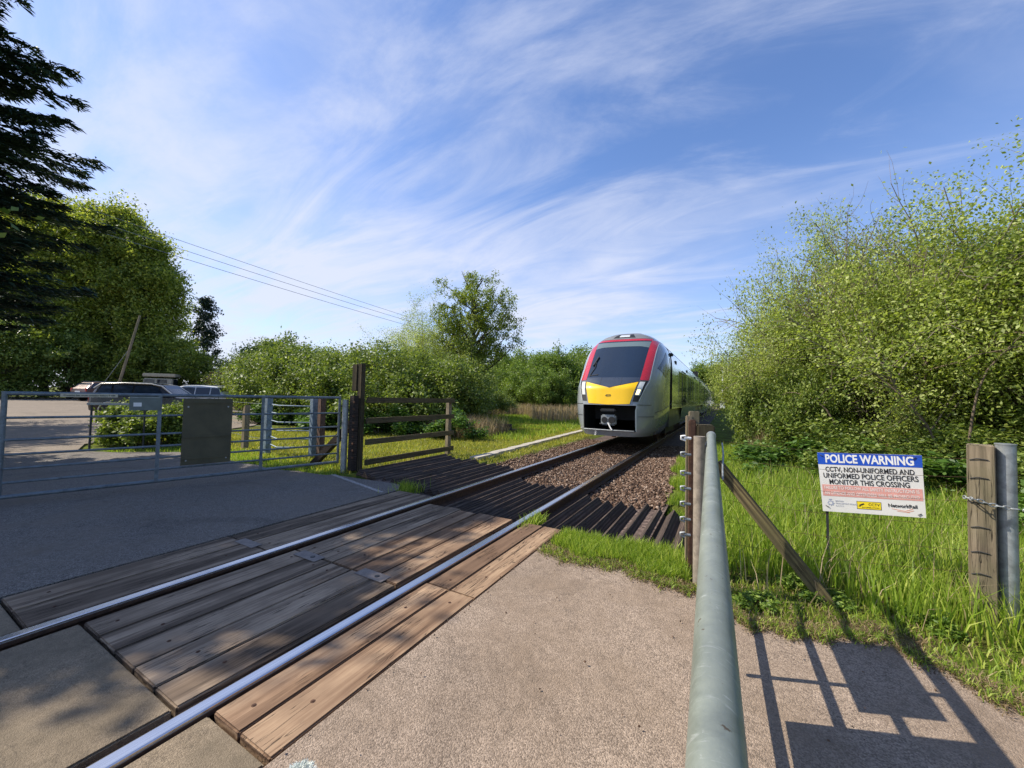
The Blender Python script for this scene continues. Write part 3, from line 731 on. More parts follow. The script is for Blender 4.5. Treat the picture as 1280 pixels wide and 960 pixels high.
qpanel('blue_header', 0.0, 0.80, 1.0, 0.999, 0.0, 0.0012, M_SIGNB)
qpanel('red_band', 0.02, 0.265, 0.985, 0.455, 0.0, 0.0012, M_SIGNR)
qpanel('cctv_box_edge', 0.365, 0.075, 0.605, 0.205, 0.0, 0.0010, M_TXT)
qpanel('cctv_box', 0.37, 0.083, 0.60, 0.197, 0.0, 0.0016, M_SIGNY)
def stext(s, u, v, size, mat, bold=0.0, sx=1.0, z=0.0020, align='CENTER', nm='lettering', rot=0, fit=None):
    x, y = quadpt(u, v); ang = math.atan2(quadpt(1, v)[1] - quadpt(0, v)[1], quadpt(1, v)[0] - quadpt(0, v)[0])
    return text(nm, s, size, mat, ps, Matrix.Translation((x, y, z)) @ Matrix.Rotation(ang + rot, 4, 'Z'), bold, 0.0003, align, sx, fit * 0.63 if fit else None)
stext('POLICE WARNING', 0.505, 0.895, 0.098, M_WHITE, 0.0030, 0.80, fit=0.87)
stext('CCTV, NON-UNIFORMED AND', 0.50, 0.715, 0.060, M_TXT, 0.0009, 0.87, fit=0.875)
stext('UNIFORMED POLICE OFFICERS', 0.50, 0.61, 0.060, M_TXT, 0.0009, 0.87, fit=0.93)
stext('MONITOR THIS CROSSING', 0.49, 0.505, 0.060, M_TXT, 0.0009, 0.87, fit=0.79)
stext('FAILURE TO FOLLOW ALL SAFETY INSTRUCTIONS IS', 0.50, 0.405, 0.036, M_SIGNP, 0.0009, 0.82, fit=0.93)
stext('AN OFFENCE AND OFFENDERS WILL BE PROSECUTED', 0.50, 0.315, 0.036, M_SIGNP, 0.0009, 0.82, fit=0.93)
stext('CCTV', 0.535, 0.155, 0.030, M_TXT, 0.0005, 1.0, fit=0.11)
stext('IN OPERATION', 0.50, 0.105, 0.013, M_TXT, 0.0002, 1.2)
stext('BRITISH', 0.145, 0.185, 0.016, M_CRST, 0, 1.0, align='LEFT')
stext('TRANSPORT POLICE', 0.145, 0.145, 0.016, M_CRST, 0, 1.0, align='LEFT')
stext('C.C.T.V', 0.145, 0.105, 0.016, M_CRST, 0, 1.0, align='LEFT')
stext('NetworkRail', 0.80, 0.165, 0.038, M_TXT, 0.0008, 0.85)
x, y = quadpt(0.415, 0.15)
m = MB(); m.box((0, 0, 0), (0.034, 0.011, 0.001), Matrix.Rotation(0.5, 3, 'Z')); m.box((-0.015, -0.014, 0), (0.012, 0.006, 0.001)); m.build('camera_symbol', M_TXT, ps, loc=(x, y, 0.002))
x, y = quadpt(0.095, 0.145)
m = MB(); pts = []
for k in range(16):
    r_ = 0.026 if k % 2 == 0 else 0.017; w = 2 * math.pi * k / 16; pts.append((r_ * math.cos(w), r_ * math.sin(w)))
m.add([(a, b, 0) for a, b in pts] + [(a, b, 0.0012) for a, b in pts], [tuple(reversed(range(16))), tuple(range(16, 32))] + [(k, (k + 1) % 16, 16 + (k + 1) % 16, 16 + k) for k in range(16)])
m.box((0, 0.031, 0.0006), (0.02, 0.010, 0.0012)); cr_ = m.build('crest', M_CRST, ps, loc=(x, y, 0.0004))
MB().tube([(0, 0, 0.001), (0, 0, 0.0018)], 0.011, 16).build('crest_centre', M_SIGNW, cr_)
x0, y0 = quadpt(0.70, 0.115)
m = MB()
for (p0, p1) in (((0, 0), (0.075, -0.012)), ((0.075, -0.012), (0.12, 0.008)), ((0.03, -0.016), (0.10, -0.022)), ((0.085, -0.02), (0.125, -0.004))):
    m.bar((p0[0], p0[1], 0), (p1[0], p1[1], 0), 0.0035, 0.0012)
m.build('rail_symbol', mat_plain('logo_orange', (0.66, 0.30, 0.20), 0.5, 0, 0.1, 9), ps, loc=(x0, y0, 0.0008))
Minv = Ms.inverted()
m = MB(); a_ = Minv @ Vector((0.80, 4.395, 0.53)); b_ = Minv @ Vector((0.815, 4.40, -0.05)); c_ = Minv @ Vector((0.79, 4.395, 1.05))
m.bar(b_, c_, 0.018, 0.018, (0, 0, 1)); m.build('stake', M_DARK, ps)
for u, v in ((0.04, 0.10), (0.96, 0.06), (0.03, 0.96), (0.95, 0.96)):
    x, y = quadpt(u, v); MB().tube([(x, y, -0.006), (x, y, 0.004), (x + 0.02 * (1 if u < .5 else -1), y - 0.012, 0.006)], 0.003, 6).build('cable_tie', M_TXT, ps)

# ------------------------------------------------------------------ train
def mat_paint(name, col, rough=0.25, metal=0.0, coat=0.6, var=0.06, spec=0.5):
    m, t, b = newmat(name)
    v = coords(t)
    n = noise(t, v, 3, 5, 0.65)
    t.links.new(ramp(t, n, [(0.3, tuple(c * (1 - var) for c in col)), (0.7, tuple(c * (1 + var) for c in col))]), b.inputs['Base Color'])
    d = noise(t, coords(t, scale=(1, 1, 0.3)), 9, 5, 0.7)
    t.links.new(ramp(t, d, [(0.3, max(0.02, rough - 0.06)), (0.75, rough + 0.10)]), b.inputs['Roughness'])
    setb(b, metal=metal, coat=coat, coatr=0.06, spec=spec)
    return m
T_GREY = mat_paint('train_grey', (0.27, 0.29, 0.31), 0.22, 0.0, 1.0)
T_SIDE = mat_paint('train_side_silver', (0.45, 0.47, 0.46), 0.16, 0.55, 1.0, 0.05)
T_ROOF = mat_paint('train_roof_grey', (0.17, 0.18, 0.185), 0.5, 0, 0.1, 0.12)
T_RED = mat_paint('train_red', (0.46, 0.018, 0.025), 0.25, 0, 0.8)
T_YEL = mat_paint('train_yellow', (0.86, 0.52, 0.0), 0.4, 0, 0.15, 0.04)
T_NAVY = mat_paint('train_dark_visor', (0.035, 0.045, 0.065), 0.3, 0, 0.7)
T_BLACK = mat_paint('train_black', (0.012, 0.012, 0.013), 0.6, 0, 0.0)
T_LINE = mat_paint('train_white_line', (0.62, 0.63, 0.63), 0.3)
T_SKIRT = mat_paint('train_skirt', (0.06, 0.062, 0.065), 0.5, 0, 0.2, 0.3)
m, t, b = newmat('tinted_glass'); setb(b, col=(0.016, 0.026, 0.045), rough=0.06, spec=0.6, coat=0.1, coatr=0.02)
T_GLASS = m
m, t, b = newmat('screen_upper_glass'); setb(b, col=(0.13, 0.17, 0.17), rough=0.1, spec=0.8, coat=0.6)
T_GLASS2 = m
m, t, b = newmat('lamp_lens'); setb(b, col=(0.62, 0.64, 0.62), rough=0.15, spec=0.9, coat=0.6)
M_LENS = m
m, t, b = newmat('lit_headlamp'); setb(b, col=(0.9, 0.8, 0.5), rough=0.2); b.inputs['Emission Color'].default_value = (1.0, 0.80, 0.35, 1); b.inputs['Emission Strength'].default_value = 1.6
M_LIT = m

TX = -2.93
tr_ = empty('train', (TX, 11.0, 0), 0, 'modern passenger train with red and yellow nose and long silver side coming along the track', 'train')
WP = [(0.40, 1.10), (0.56, 1.22), (1.0, 1.33), (1.4, 1.36), (2.6, 1.36), (2.95, 1.325), (3.2, 1.22), (3.42, 1.03), (3.58, 0.84), (3.70, 0.60), (3.77, 0.36), (3.80, 0.12)]
def Wf(z):
    for (a, b_), (c, d) in zip(WP[:-1], WP[1:]):
        if z <= c: return b_ + (d - b_) * max(0, (z - a)) / (c - a)
    return WP[-1][1]
YC = [(0.40, 0.10), (0.56, 0.02), (1.28, 0.0), (1.80, 0.12), (2.05, 0.36), (3.38, 1.80), (3.58, 2.05), (3.72, 2.45), (3.80, 2.9)]
def yc(z):
    for (a, b_), (c, d) in zip(YC[:-1], YC[1:]):
        if z <= c: return b_ + (d - b_) * max(0, (z - a)) / (c - a)
    return YC[-1][1]
YE = 3.1
def front(dx, z, off=0.0):
    W = Wf(z) * 1.0005; e = min(1.0, abs(dx) / W); y0 = yc(z); P = 3.6
    y = y0 + (YE - y0) * (1 - (1 - e ** P) ** (1 / P))
    return Vector((dx, y - off, z))
def fpt(dx, z, off):
    p = front(dx, z); h_ = 0.01
    du = front(dx + h_, z) - front(dx - h_, z); dv = front(dx, z + h_) - front(dx, z - h_)
    nn = du.cross(dv)
    if nn.length < 1e-9: return p
    nn.normalize()
    if nn.y > 0: nn = -nn
    return p + nn * off
# shell: grid in (e, z) with the coupler opening left out
OX, OZ0, OZ1 = 0.76, 0.55, 1.29
zrow = [0.40, 0.47, OZ0, 0.7, 0.9, 1.1, OZ1] + [1.29 + (3.38 - 1.29) * k / 16 for k in range(1, 17)] + [3.46, 3.54, 3.62, 3.68, 3.73, 3.77, 3.80]
m = MB(); vs = []; fs = []
inner = [k / 8 for k in range(9)]
def ea(k, W):
    # columns: 0..8 cover |dx|<OX, then on to the full width
    if k <= 8: return min(OX, W * 0.9) * k / 8
    a0 = min(OX, W * 0.9); t_ = (k - 8) / 26.0; return a0 + (W - a0) * (1 - (1 - t_) ** 1.8)
NC = 34
for z in zrow:
    W = Wf(z)
    for k in range(-NC, NC + 1):
        d_ = ea(abs(k), W) * (1 if k >= 0 else -1)
        vs.append(front(d_, z))
NW = 2 * NC + 1
for j in range(len(zrow) - 1):
    for i in range(NW - 1):
        k = i - NC
        if 2 <= j < 6 and -8 <= k < 8: continue
        fs.append((j * NW + i, j * NW + i + 1, (j + 1) * NW + i + 1, (j + 1) * NW + i))
m.add(vs, fs, True)
m.build('nose_shell', T_GREY, tr_)
def patch(name, mat, bot, topc, off, ns=24, nt=16, mirror=False, parent=None):
    """skin panel on the nose between a lower and an upper edge given in front view (dx, z)"""
    def ev(c, s):
        L = [0]
        for a, b_ in zip(c[:-1], c[1:]): L.append(L[-1] + math.dist(a, b_))
        d = s * L[-1]
        for i in range(len(c) - 1):
            if d <= L[i + 1] + 1e-9:
                t_ = (d - L[i]) / max(1e-9, L[i + 1] - L[i]); return (c[i][0] + (c[i + 1][0] - c[i][0]) * t_, c[i][1] + (c[i + 1][1] - c[i][1]) * t_)
        return c[-1]
    mm = MB(); vs = []
    for jt in range(nt + 1):
        for js in range(ns + 1):
            a = ev(bot, js / ns); b_ = ev(topc, js / ns); t_ = jt / nt
            x_, z_ = a[0] + (b_[0] - a[0]) * t_, a[1] + (b_[1] - a[1]) * t_
            if mirror: x_ = -x_
            vs.append(fpt(x_, z_, off))
    w = ns + 1
    mm.add(vs, [(j * w + i, j * w + i + 1, (j + 1) * w + i + 1, (j + 1) * w + i) for j in range(nt) for i in range(ns)], True)
    # rim back into the shell
    rim = [i for i in range(w)] + [j * w + ns for j in range(1, nt + 1)] + [nt * w + i for i in range(ns - 1, -1, -1)] + [j * w for j in range(nt - 1, 0, -1)]
    back = [vs[i] + Vector((0, off + 0.01, 0)) for i in rim]; nr = len(rim)
    mm.add([vs[i] for i in rim] + back, [(i, (i + 1) % nr, nr + (i + 1) % nr, nr + i) for i in range(nr)])
    return mm.build(name, mat, parent or tr_)
ws = patch('windscreen', T_GLASS, [(-0.79, 2.10), (0.79, 2.10)], [(-0.86, 3.36), (0.86, 3.36)], 0.010, 24, 20)
patch('sun_blind', T_GLASS2, [(-0.845, 3.10), (-0.6, 3.15), (0, 3.16), (0.6, 3.15), (0.845, 3.10)], [(-0.86, 3.33), (0.86, 3.33)], 0.013, 24, 4, parent=ws)
patch('visor', T_NAVY, [(-0.77, 1.98), (0, 1.80), (0.77, 1.98)], [(-0.79, 2.098), (0, 2.098), (0.79, 2.098)], 0.012, 24, 6)
yp = patch('yellow_panel', T_YEL, [(-0.59, 1.33), (0, 1.30), (0.59, 1.33)], [(-0.765, 1.965), (0, 1.785), (0.765, 1.965)], 0.010, 24, 10)
for mr in (False, True):
    patch('red_band', T_RED, [(0.795, 2.02), (1.01, 2.02)], [(0.865, 3.38), (1.06, 3.38)], 0.011, 8, 24, mr)
    patch('white_trim', T_LINE, [(1.012, 2.02), (1.03, 2.02)], [(1.062, 3.37), (1.078, 3.37)], 0.013, 2, 24, mr)
    hl = patch('headlight', T_BLACK, [(0.66, 1.40), (0.80, 1.40)], [(0.79, 2.0), (1.0, 2.0)], 0.011, 6, 8, mr)
    patch('lens', M_LENS, [(0.715, 1.58), (0.835, 1.58)], [(0.80, 1.97), (0.93, 1.97)], 0.016, 4, 8, mr, parent=hl)
    patch('lamp', M_LIT if not mr else M_LENS, [(0.725, 1.60), (0.80, 1.60)], [(0.765, 1.74), (0.845, 1.74)], 0.019, 3, 4, mr, parent=hl)
    patch('trim_line', T_LINE, [(0.815, 1.42), (0.826, 1.42)], [(1.02, 2.0), (1.035, 2.0)], 0.013, 2, 8, mr, parent=hl)
patch('red_band', T_RED, [(-0.865, 3.37), (0.865, 3.37)], [(-0.88, 3.44), (0.88, 3.44)], 0.011, 24, 3)
patch('roof_cowl', T_ROOF, [(-0.90, 3.455), (0.90, 3.455)], [(-0.30, 3.78), (0.30, 3.78)], 0.008, 20, 10)
mk = patch('marker_light', T_BLACK, [(-0.36, 3.50), (0.36, 3.50)], [(-0.24, 3.66), (0.24, 3.66)], 0.014, 10, 5)
patch('lens', M_LENS, [(-0.17, 3.53), (0.17, 3.53)], [(-0.15, 3.63), (0.15, 3.63)], 0.018, 6, 4, parent=mk)
text('number', '409', 0.11, T_BLACK, tr_, Matrix.Translation((-0.02, front(0, 1.56).y - 0.016, 1.56)) @ Matrix.Rotation(rad(77), 4, 'X'), 0.0)
m = MB()
for pts_ in ([(-1.10, 1.31), (-.78, 1.31)], [(.78, 1.31), (1.10, 1.31)], [(-.60, 1.34), (-.77, 1.97)], [(.60, 1.34), (.77, 1.97)], [(-.3, 1.855), (-.3, 2.09)], [(.3, 1.855), (.3, 2.09)], [(-1.15, .98), (-.80, .98)], [(.80, .98), (1.15, .98)]):
    (xa, za), (xb, zb_) = pts_; m.tube([fpt(xa + (xb - xa) * k / 6, za + (zb_ - za) * k / 6, .011) for k in range(7)], .005, 5)
m.build('panel_seam', T_BLACK, tr_)
# coupler bay
m = MB(); d1 = 1.1
bx = [(-OX, OZ0), (OX, OZ0), (OX, OZ1), (-OX, OZ1)]
vs = [front(x_, z_) + Vector((0, 0.004, 0)) for x_, z_ in bx] + [Vector((x_ * 0.92, d1, z_)) for x_, z_ in bx]
m.add(vs, [(0, 1, 5, 4), (1, 2, 6, 5), (2, 3, 7, 6), (3, 0, 4, 7), (4, 5, 6, 7)])
bay = m.build('coupler_bay', T_BLACK, tr_, normals=False)
for s_ in (-1, 1):
    patch('bay_edge', T_LINE if s_ > 0 else T_BLACK, [(0.735, 0.58), (0.765, 0.55)], [(0.735, 1.15), (0.765, 1.28)], 0.008, 2, 10, s_ < 0)
cp_ = MB(); cp_.box((0, 0.13, 0.86), (0.42, 0.22, 0.30), bev=0.03); co = cp_.build('coupler', M_GALV, tr_)
MB().tube([(-0.10, 0.0, 0.86), (-0.10, 0.05, 0.86)], 0.085, 20).build('cone', T_BLACK, co)
MB().tube([(0.11, -0.02, 0.86), (0.11, 0.05, 0.86)], 0.095, 20).build('cup', T_BLACK, co)
MB().box((0, 0.1, 1.14), (0.44, 0.3, 0.09), bev=0.03).build('bracket', M_DARK, co)
MB().tube([(-0.25, 0.05, 0.74), (0.2, 0.05, 0.74)], 0.02, 8).build('lever', M_DARK, co)
MB().tube([(0.0, 0.02, 0.78), (0.09, -0.04, 0.64), (0.14, -0.05, 0.58)], 0.02, 8).build('hose', M_WHITE, co)
MB().tube([(-0.72, 0.05, 0.57), (0.0, -0.03, 0.57), (0.72, 0.05, 0.57)], 0.018, 8).build('lifeguard_bar', M_GALV, tr_)
m = MB(); m.tube([front(-0.72, 2.16, 0.03), front(-0.62, 2.45, 0.05), front(-0.66, 2.75, 0.05)], 0.012, 6); m.tube([front(-0.70, 2.5, 0.05), front(-0.62, 2.80, 0.05)], 0.03, 6); m.tube([front(-0.72, 2.16, 0.03), front(-0.45, 2.2, 0.03)], 0.014, 6)
m.build('wiper', T_BLACK, tr_)

# coaches
side = [(-a, z) for z, a in WP]
prof_full = [(-1.36, 1.18), (-1.36, 2.6), (-1.325, 2.95), (-1.22, 3.2), (-1.03, 3.42), (-0.84, 3.58), (-0.6, 3.70), (-0.36, 3.77), (-0.12, 3.80), (0.12, 3.80), (0.36, 3.77), (0.6, 3.70), (0.84, 3.58), (1.03, 3.42), (1.22, 3.2), (1.325, 2.95), (1.36, 2.6), (1.36, 1.18)]
coaches = [(3.1, 19.5), (20.1, 38.0), (38.6, 56.0), (56.6, 76.0)]
for ci, (a, b_) in enumerate(coaches):
    m = MB(); n = len(prof_full)
    for (s0, e0, mat, nm) in ((0, 4, T_SIDE, 'side'), (3, 14, T_ROOF, 'roof'), (13, 17, T_SIDE, 'side')):
        mm = MB(); P = prof_full[s0:e0 + 1]
        vs = [(x_, a, z_) for x_, z_ in P] + [(x_, b_, z_) for x_, z_ in P]; k = len(P)
        mm.add(vs, [(i, i + 1, k + i + 1, k + i) for i in range(k - 1)], True)
        mm.build('coach_' + nm, mat, tr_)
    mm = MB()
    for yy_ in (a + 0.002, b_ - 0.002):
        mm.add([(x_, yy_, z_) for x_, z_ in prof_full], [tuple(range(n))])
    mm.build('coach_end', T_BLACK, tr_)
    mm = MB(); mm.box((0, (a + b_) / 2, 0.86), (2.52, b_ - a - 0.1, 0.62)); mm.build('underframe', T_SKIRT, tr_)
    for s_ in (-1, 1):
        mm = MB(); y0 = a + (0.0 if ci else -0.0)
        L_ = [(y0 + 3.5, b_ - 4.0)] if ci == 0 else [(y0 + 4.0, b_ - 4.0)]
        for (p_, q_) in L_:
            mm.add([(s_ * 1.355, p_, 1.178), (s_ * 1.355, q_, 1.178), (s_ * 1.22, q_ - 0.3, 0.42), (s_ * 1.22, p_ + 0.5, 0.42)], [(0, 1, 2, 3)])
        mm.build('skirt', T_GREY, tr_)
        # windows
        W0 = a + 2.0 if ci == 0 else a + 1.2
        y_ = W0; wi = 0
        lay = []
        if ci == 0: lay = [(5.3, 6.4, 1.6, 2.62), (6.75, 7.5, 1.25, 2.62), (7.6, 8.35, 1.25, 2.62), (9.6, 10.9, 1.5, 2.62), (11.1, 12.4, 1.5, 2.62), (12.6, 13.9, 1.5, 2.62), (15.2, 16.4, 1.5, 2.62), (16.6, 17.8, 1.5, 2.62)]
        else:
            for w_ in (1.2, 2.9, 4.6, 7.8, 9.5, 11.2, 14.0, 15.6): lay.append((a + w_, a + w_ + 1.35, 1.5, 2.62))
        for (p_, q_, z0, z1) in lay:
            MB().box((s_ * 1.358, (p_ + q_) / 2, (z0 + z1) / 2), (0.018, q_ - p_, z1 - z0), bev=0.006).build('window', T_GLASS, tr_)
        for (p_, q_) in (((6.62, 8.45),) if ci == 0 else ((a + 6.2, a + 7.6),)):
            fr = MB()
            for yy_ in (p_, (p_ + q_) / 2, q_): fr.box((s_ * 1.361, yy_, 1.95), (0.012, 0.022, 1.50))
            fr.box((s_ * 1.361, (p_ + q_) / 2, 2.71), (0.012, q_ - p_, 0.02)); fr.build('door_seal', T_BLACK, tr_)
        for yy_ in ((4.4, 9.2, 14.8) if ci == 0 else (a + 0.8, a + 13.2)):
            MB().box((s_ * 1.345, yy_, 2.87), (0.02, 0.35, 0.12), bev=0.004).build('side_vent', T_BLACK, tr_)
    for bg_ in ((a + 1.4,) if ci == 0 else (a - 0.3,)):
        bo_ = MB(); bo_.box((0, bg_ + 0.3, 0.42), (2.2, 2.6, 0.24)); bo_ = bo_.build('bogie', T_BLACK, tr_)
        for yy_ in (bg_ - 0.7, bg_ + 1.3):
            for xx_ in (-0.76, 0.76):
                MB().tube([(xx_ - 0.06, yy_, 0.42), (xx_ + 0.06, yy_, 0.42)], 0.40, 24).build('wheel', M_RUST, bo_)
# cab flank details
for s_ in (-1, 1):
    m = MB(); P = [(0.85, 2.32), (1.72, 2.88), (1.82, 2.40), (1.32, 2.12)]
    def sp(y_, z_, off=0.012):
        # invert front(): the nose half-width reached at this length
        W = Wf(z_); f_ = (y_ - yc(z_)) / (YE - yc(z_)); e_ = (1 - (1 - max(0, min(1, f_))) ** 3.6) ** (1 / 3.6)
        return Vector((s_ * (W * e_ + off), y_, z_))
    def flank(name, mat, P, off, n_=8):
        mm = MB(); vs = []
        for j in range(n_ + 1):
            for i in range(n_ + 1):
                u_, v_ = i / n_, j / n_
                a = ((1 - u_) * P[0][0] + u_ * P[3][0], (1 - u_) * P[0][1] + u_ * P[3][1]); b_ = ((1 - u_) * P[1][0] + u_ * P[2][0], (1 - u_) * P[1][1] + u_ * P[2][1])
                vs.append(sp(a[0] + (b_[0] - a[0]) * v_, a[1] + (b_[1] - a[1]) * v_, off))
        w = n_ + 1
        mm.add(vs, [(j * w + i, j * w + i + 1, (j + 1) * w + i + 1, (j + 1) * w + i) for j in range(n_) for i in range(n_)], True)
        return mm.build(name, mat, tr_)
    flank('cab_side_window', T_GLASS, [(1.22, 2.42), (2.15, 3.0), (2.25, 2.42), (1.75, 2.14)], 0.008)
    m = MB()
    for (y0, z0, y1, z1) in ((2.55, 1.3, 2.55, 2.85), (3.05, 1.3, 3.05, 2.85), (0.75, 1.10, 3.1, 1.38)):
        pts = [sp(y0 + (y1 - y0) * k / 10, z0 + (z1 - z0) * k / 10, 0.002) for k in range(11)]
        m.tube(pts, 0.008, 5)
    m.build('panel_joint', T_BLACK, tr_)
    MB().box((s_ * 1.33, 3.05, 3.02), (0.12, 0.25, 0.10), bev=0.02).build('side_camera', T_BLACK, tr_)
m = MB()
for (a, b_) in ((19.5, 20.1), (38.0, 38.6), (56.0, 56.6)): m.box((0, (a + b_) / 2, 2.35), (2.45, b_ - a, 2.5))
m.build('gangway_bellows', T_BLACK, tr_)
m = MB(); m.box((0, 2.2, 0.62), (2.0, 2.2, 0.4)); m.build('front_underframe', T_BLACK, tr_)

# ------------------------------------------------------------------ cars
M_CGLASS = m = T_GLASS
def mat_car(name, col, metal=0.3): return mat_paint(name, col, 0.3, metal, 0.3, 0.04)
def car(loc, ang, label, paint, dims, lower=None, kind='suv'):
    L, Wd, H_ = dims; w = Wd / 2
    root = empty('parked_car', loc, ang, label, 'car', 'cars parked in the car park')
    # stations along the length (x forward): x, half width, sill z, belt z, roof z, roof half width
    if kind == 'suv':
        S = [(-0.5, .80, .42, .78, .80, .74), (-0.485, .90, .34, .95, 1.0, .80), (-0.46, .96, .30, 1.02, 1.38, .74), (-0.40, 1, .28, 1.05, H_ - .06, .74), (-0.2, 1, .28, 1.04, H_, .76), (0.02, 1, .28, 1.02, H_ - .01, .76), (0.12, 1, .28, 1.02, H_ - .08, .75), (0.27, 1, .28, 1.02, 1.05, .82), (0.36, .98, .28, .98, 1.0, .82), (0.46, .93, .30, .88, .90, .78), (0.49, .84, .36, .76, .78, .7), (0.5, .78, .42, .66, .68, .66)]
    else:
        S = [(-0.5, .80, .40, .70, .72, .72), (-0.485, .90, .30, .90, .93, .80), (-0.44, .96, .26, .96, 1.10, .76), (-0.36, 1, .24, .97, H_ - .07, .72), (-0.15, 1, .24, .95, H_, .74), (0.02, 1, .24, .93, H_ - .02, .74), (0.10, 1, .24, .92, H_ - .10, .73), (0.26, 1, .24, .92, .95, .80), (0.36, .98, .24, .86, .88, .80), (0.46, .93, .26, .76, .78, .76), (0.49, .84, .32, .66, .68, .7), (0.5, .78, .38, .56, .58, .64)]
    vs = []; k = 8
    for (x, hw, zs_, zb, zr, rw) in S:
        hw *= w; rw *= w; zr = max(zr, zb + 0.012)
        vs += [(x * L, -hw * .94, zs_), (x * L, -hw, zs_ + (zb - zs_) * .45), (x * L, -hw * .97, zb), (x * L, -rw, zr - 0.03 if zr - zb > .1 else zr), (x * L, -rw * .8, zr), (x * L, rw * .8, zr), (x * L, rw, zr - 0.03 if zr - zb > .1 else zr), (x * L, hw * .97, zb), (x * L, hw, zs_ + (zb - zs_) * .45), (x * L, hw * .94, zs_)]
    k = 10; n = len(S)
    fs = [(j * k + i, j * k + i + 1, (j + 1) * k + i + 1, (j + 1) * k + i) for j in range(n - 1) for i in range(k - 1)] + [(j * k + k - 1, j * k, (j + 1) * k, (j + 1) * k + k - 1) for j in range(n - 1)] + [tuple(range(k)), tuple(reversed(range((n - 1) * k, n * k)))]
    body = MB().add(vs, fs, False).build('body', paint, root)
    bv = body.modifiers.new('b', 'BEVEL'); bv.width = 0.02; bv.segments = 2; bv.limit_method = 'ANGLE'; bv.angle_limit = rad(25)
    def gq(name, pts, nrm, mat=M_CGLASS):
        nn = Vector(nrm); m_ = MB(); p = [Vector(a) for a in pts]; k_ = len(p)
        m_.add([a + nn * 0.012 for a in p] + [a - nn * 0.02 for a in p], [tuple(range(k_)), tuple(reversed(range(k_, 2 * k_)))] + [(i, (i + 1) % k_, k_ + (i + 1) % k_, k_ + i) for i in range(k_)])
        return m_.build(name, mat, root)
    zb = S[4][3] + .03; zr = H_ - .14
    for s in (-1, 1):
        def P(x, z): # point on the glasshouse side
            t_ = (z - S[4][3]) / (H_ - S[4][3]); return (x * L, s * w * (.97 + (.75 - .97) * t_), z)
        gq('side_window', [P(-.425, zb), P(-.30, zb), P(-.30, zr), P(-.385, zr - .03)], (0, s, .3))
        gq('side_window', [P(-.285, zb), P(-.12, zb), P(-.12, zr), P(-.285, zr)], (0, s, .3))
        gq('side_window', [P(-.105, zb), P(.185, zb), P(.09, zr - .06), P(.04, zr), P(-.105, zr)], (0, s, .3))
        MB().box((.20 * L, s * (w + .07), zb + .05), (.14, .16, .13), bev=.03).build('wing_mirror', paint, root)
        MB().box((-.15 * L, s * w * .72, H_ + .02), (.40 * L, .04, .04), bev=.01).build('roof_rail', M_GALV, root)
        MB().box((.475 * L, s * w * .72, S[9][3] - .09), (.12, .30, .12), bev=.03).build('headlight', M_LENS, root)
        MB().box((-.486 * L, s * w * .80, .86), (.06, .16, .28), bev=.02).build('tail_light', T_RED, root)
        for fx in (-.30, .32):
            wh = MB(); wh.tube([(fx * L, s * (w - .20), .33), (fx * L, s * (w + .005), .33)], .335, 24); wo_ = wh.build('wheel', M_BLACK, root)
            MB().tube([(fx * L, s * (w + .004), .33), (fx * L, s * (w + .018), .33)], .21, 16).build('rim', M_DARK if paint is P_BLACK else M_GALV, wo_)
            ar = MB(); ar.tube([(fx * L + .42 * math.cos(a), s * (w - .005), .33 + .42 * math.sin(a)) for a in [math.pi * q / 12 for q in range(13)]], .035, 6)
            ar.build('wheel_arch', lower or M_DARK, root)
        MB().box((0, s * (w - .01), .36), (.44 * L, .05, .10), bev=.02).build('sill', lower or M_DARK, root)
    a, b_ = S[6], S[7]
    if lower:
        MB().box((-.17 * L, 0, H_ + .004), (.42 * L, 1.30 * w, .02), bev=.008).build('roof_panel', lower, root)
        for s in (-1, 1):
            pts_ = [(-.455 * L, s * w * .80, H_ - .30), (-.40 * L, s * w * .775, H_ - .07), (-.2 * L, s * w * .77, H_ - .015), (.03 * L, s * w * .77, H_ - .03), (.13 * L, s * w * .80, H_ - .14), (.26 * L, s * w * .93, 1.09)]
            MB().tube(pts_, .035, 6).build('roof_trim', lower, root)
            MB().box((0, s * (w + .005), .50), (.46 * L, .03, .16), bev=.01).build('door_cladding', lower, root)
    gq('windscreen', [(.245 * L, -w * .76, b_[3] + .05), (.245 * L, w * .76, b_[3] + .05), (.13 * L, w * .66, H_ - .11), (.13 * L, -w * .66, H_ - .11)], (.5, 0, .8))
    xr = -.455 * L if kind == 'suv' else -.425 * L
    gq('rear_window', [(xr - .03, -w * .74, S[2][3] + .12), (xr - .03, w * .74, S[2][3] + .12), (xr + .20, w * .64, H_ - .12), (xr + .20, -w * .64, H_ - .12)], (-.9, 0, .35))
    for sx in (-1, 1):
        MB().box((sx * .487 * L, 0, .44), (.14, 1.5 * w, .20), bev=.04).build('bumper', lower or M_DARK, root)
    MB().box((-.504 * L, 0, .72), (.02, .50, .11)).build('number_plate', M_WHITE, root)
    return root
P_BLACK = mat_paint('black_car_paint', (0.012, 0.010, 0.010), 0.25, 0, 0.3, 0.05, 0.4); P_SILV = mat_car('silver_trim', (0.50, 0.49, 0.46), .4)
P_WHITE = mat_car('white_car_paint', (0.70, 0.71, 0.72), 0); P_WINE = mat_car('dark_red_car_paint', (0.12, 0.07, 0.065)); P_BLUE = mat_car('blue_car_paint', (0.05, 0.09, 0.22))
car((-26.5, 8.75, 0.0), 0.74, 'black and silver four wheel drive with pale roof rails behind the leafy bush', P_BLACK, (4.9, 1.88, 1.74), P_SILV)
car((-30.6, 11.9, 0.16), 2.35 + 1.57, 'white estate car half hidden behind the black one', P_WHITE, (4.6, 1.82, 1.60), None, 'estate')
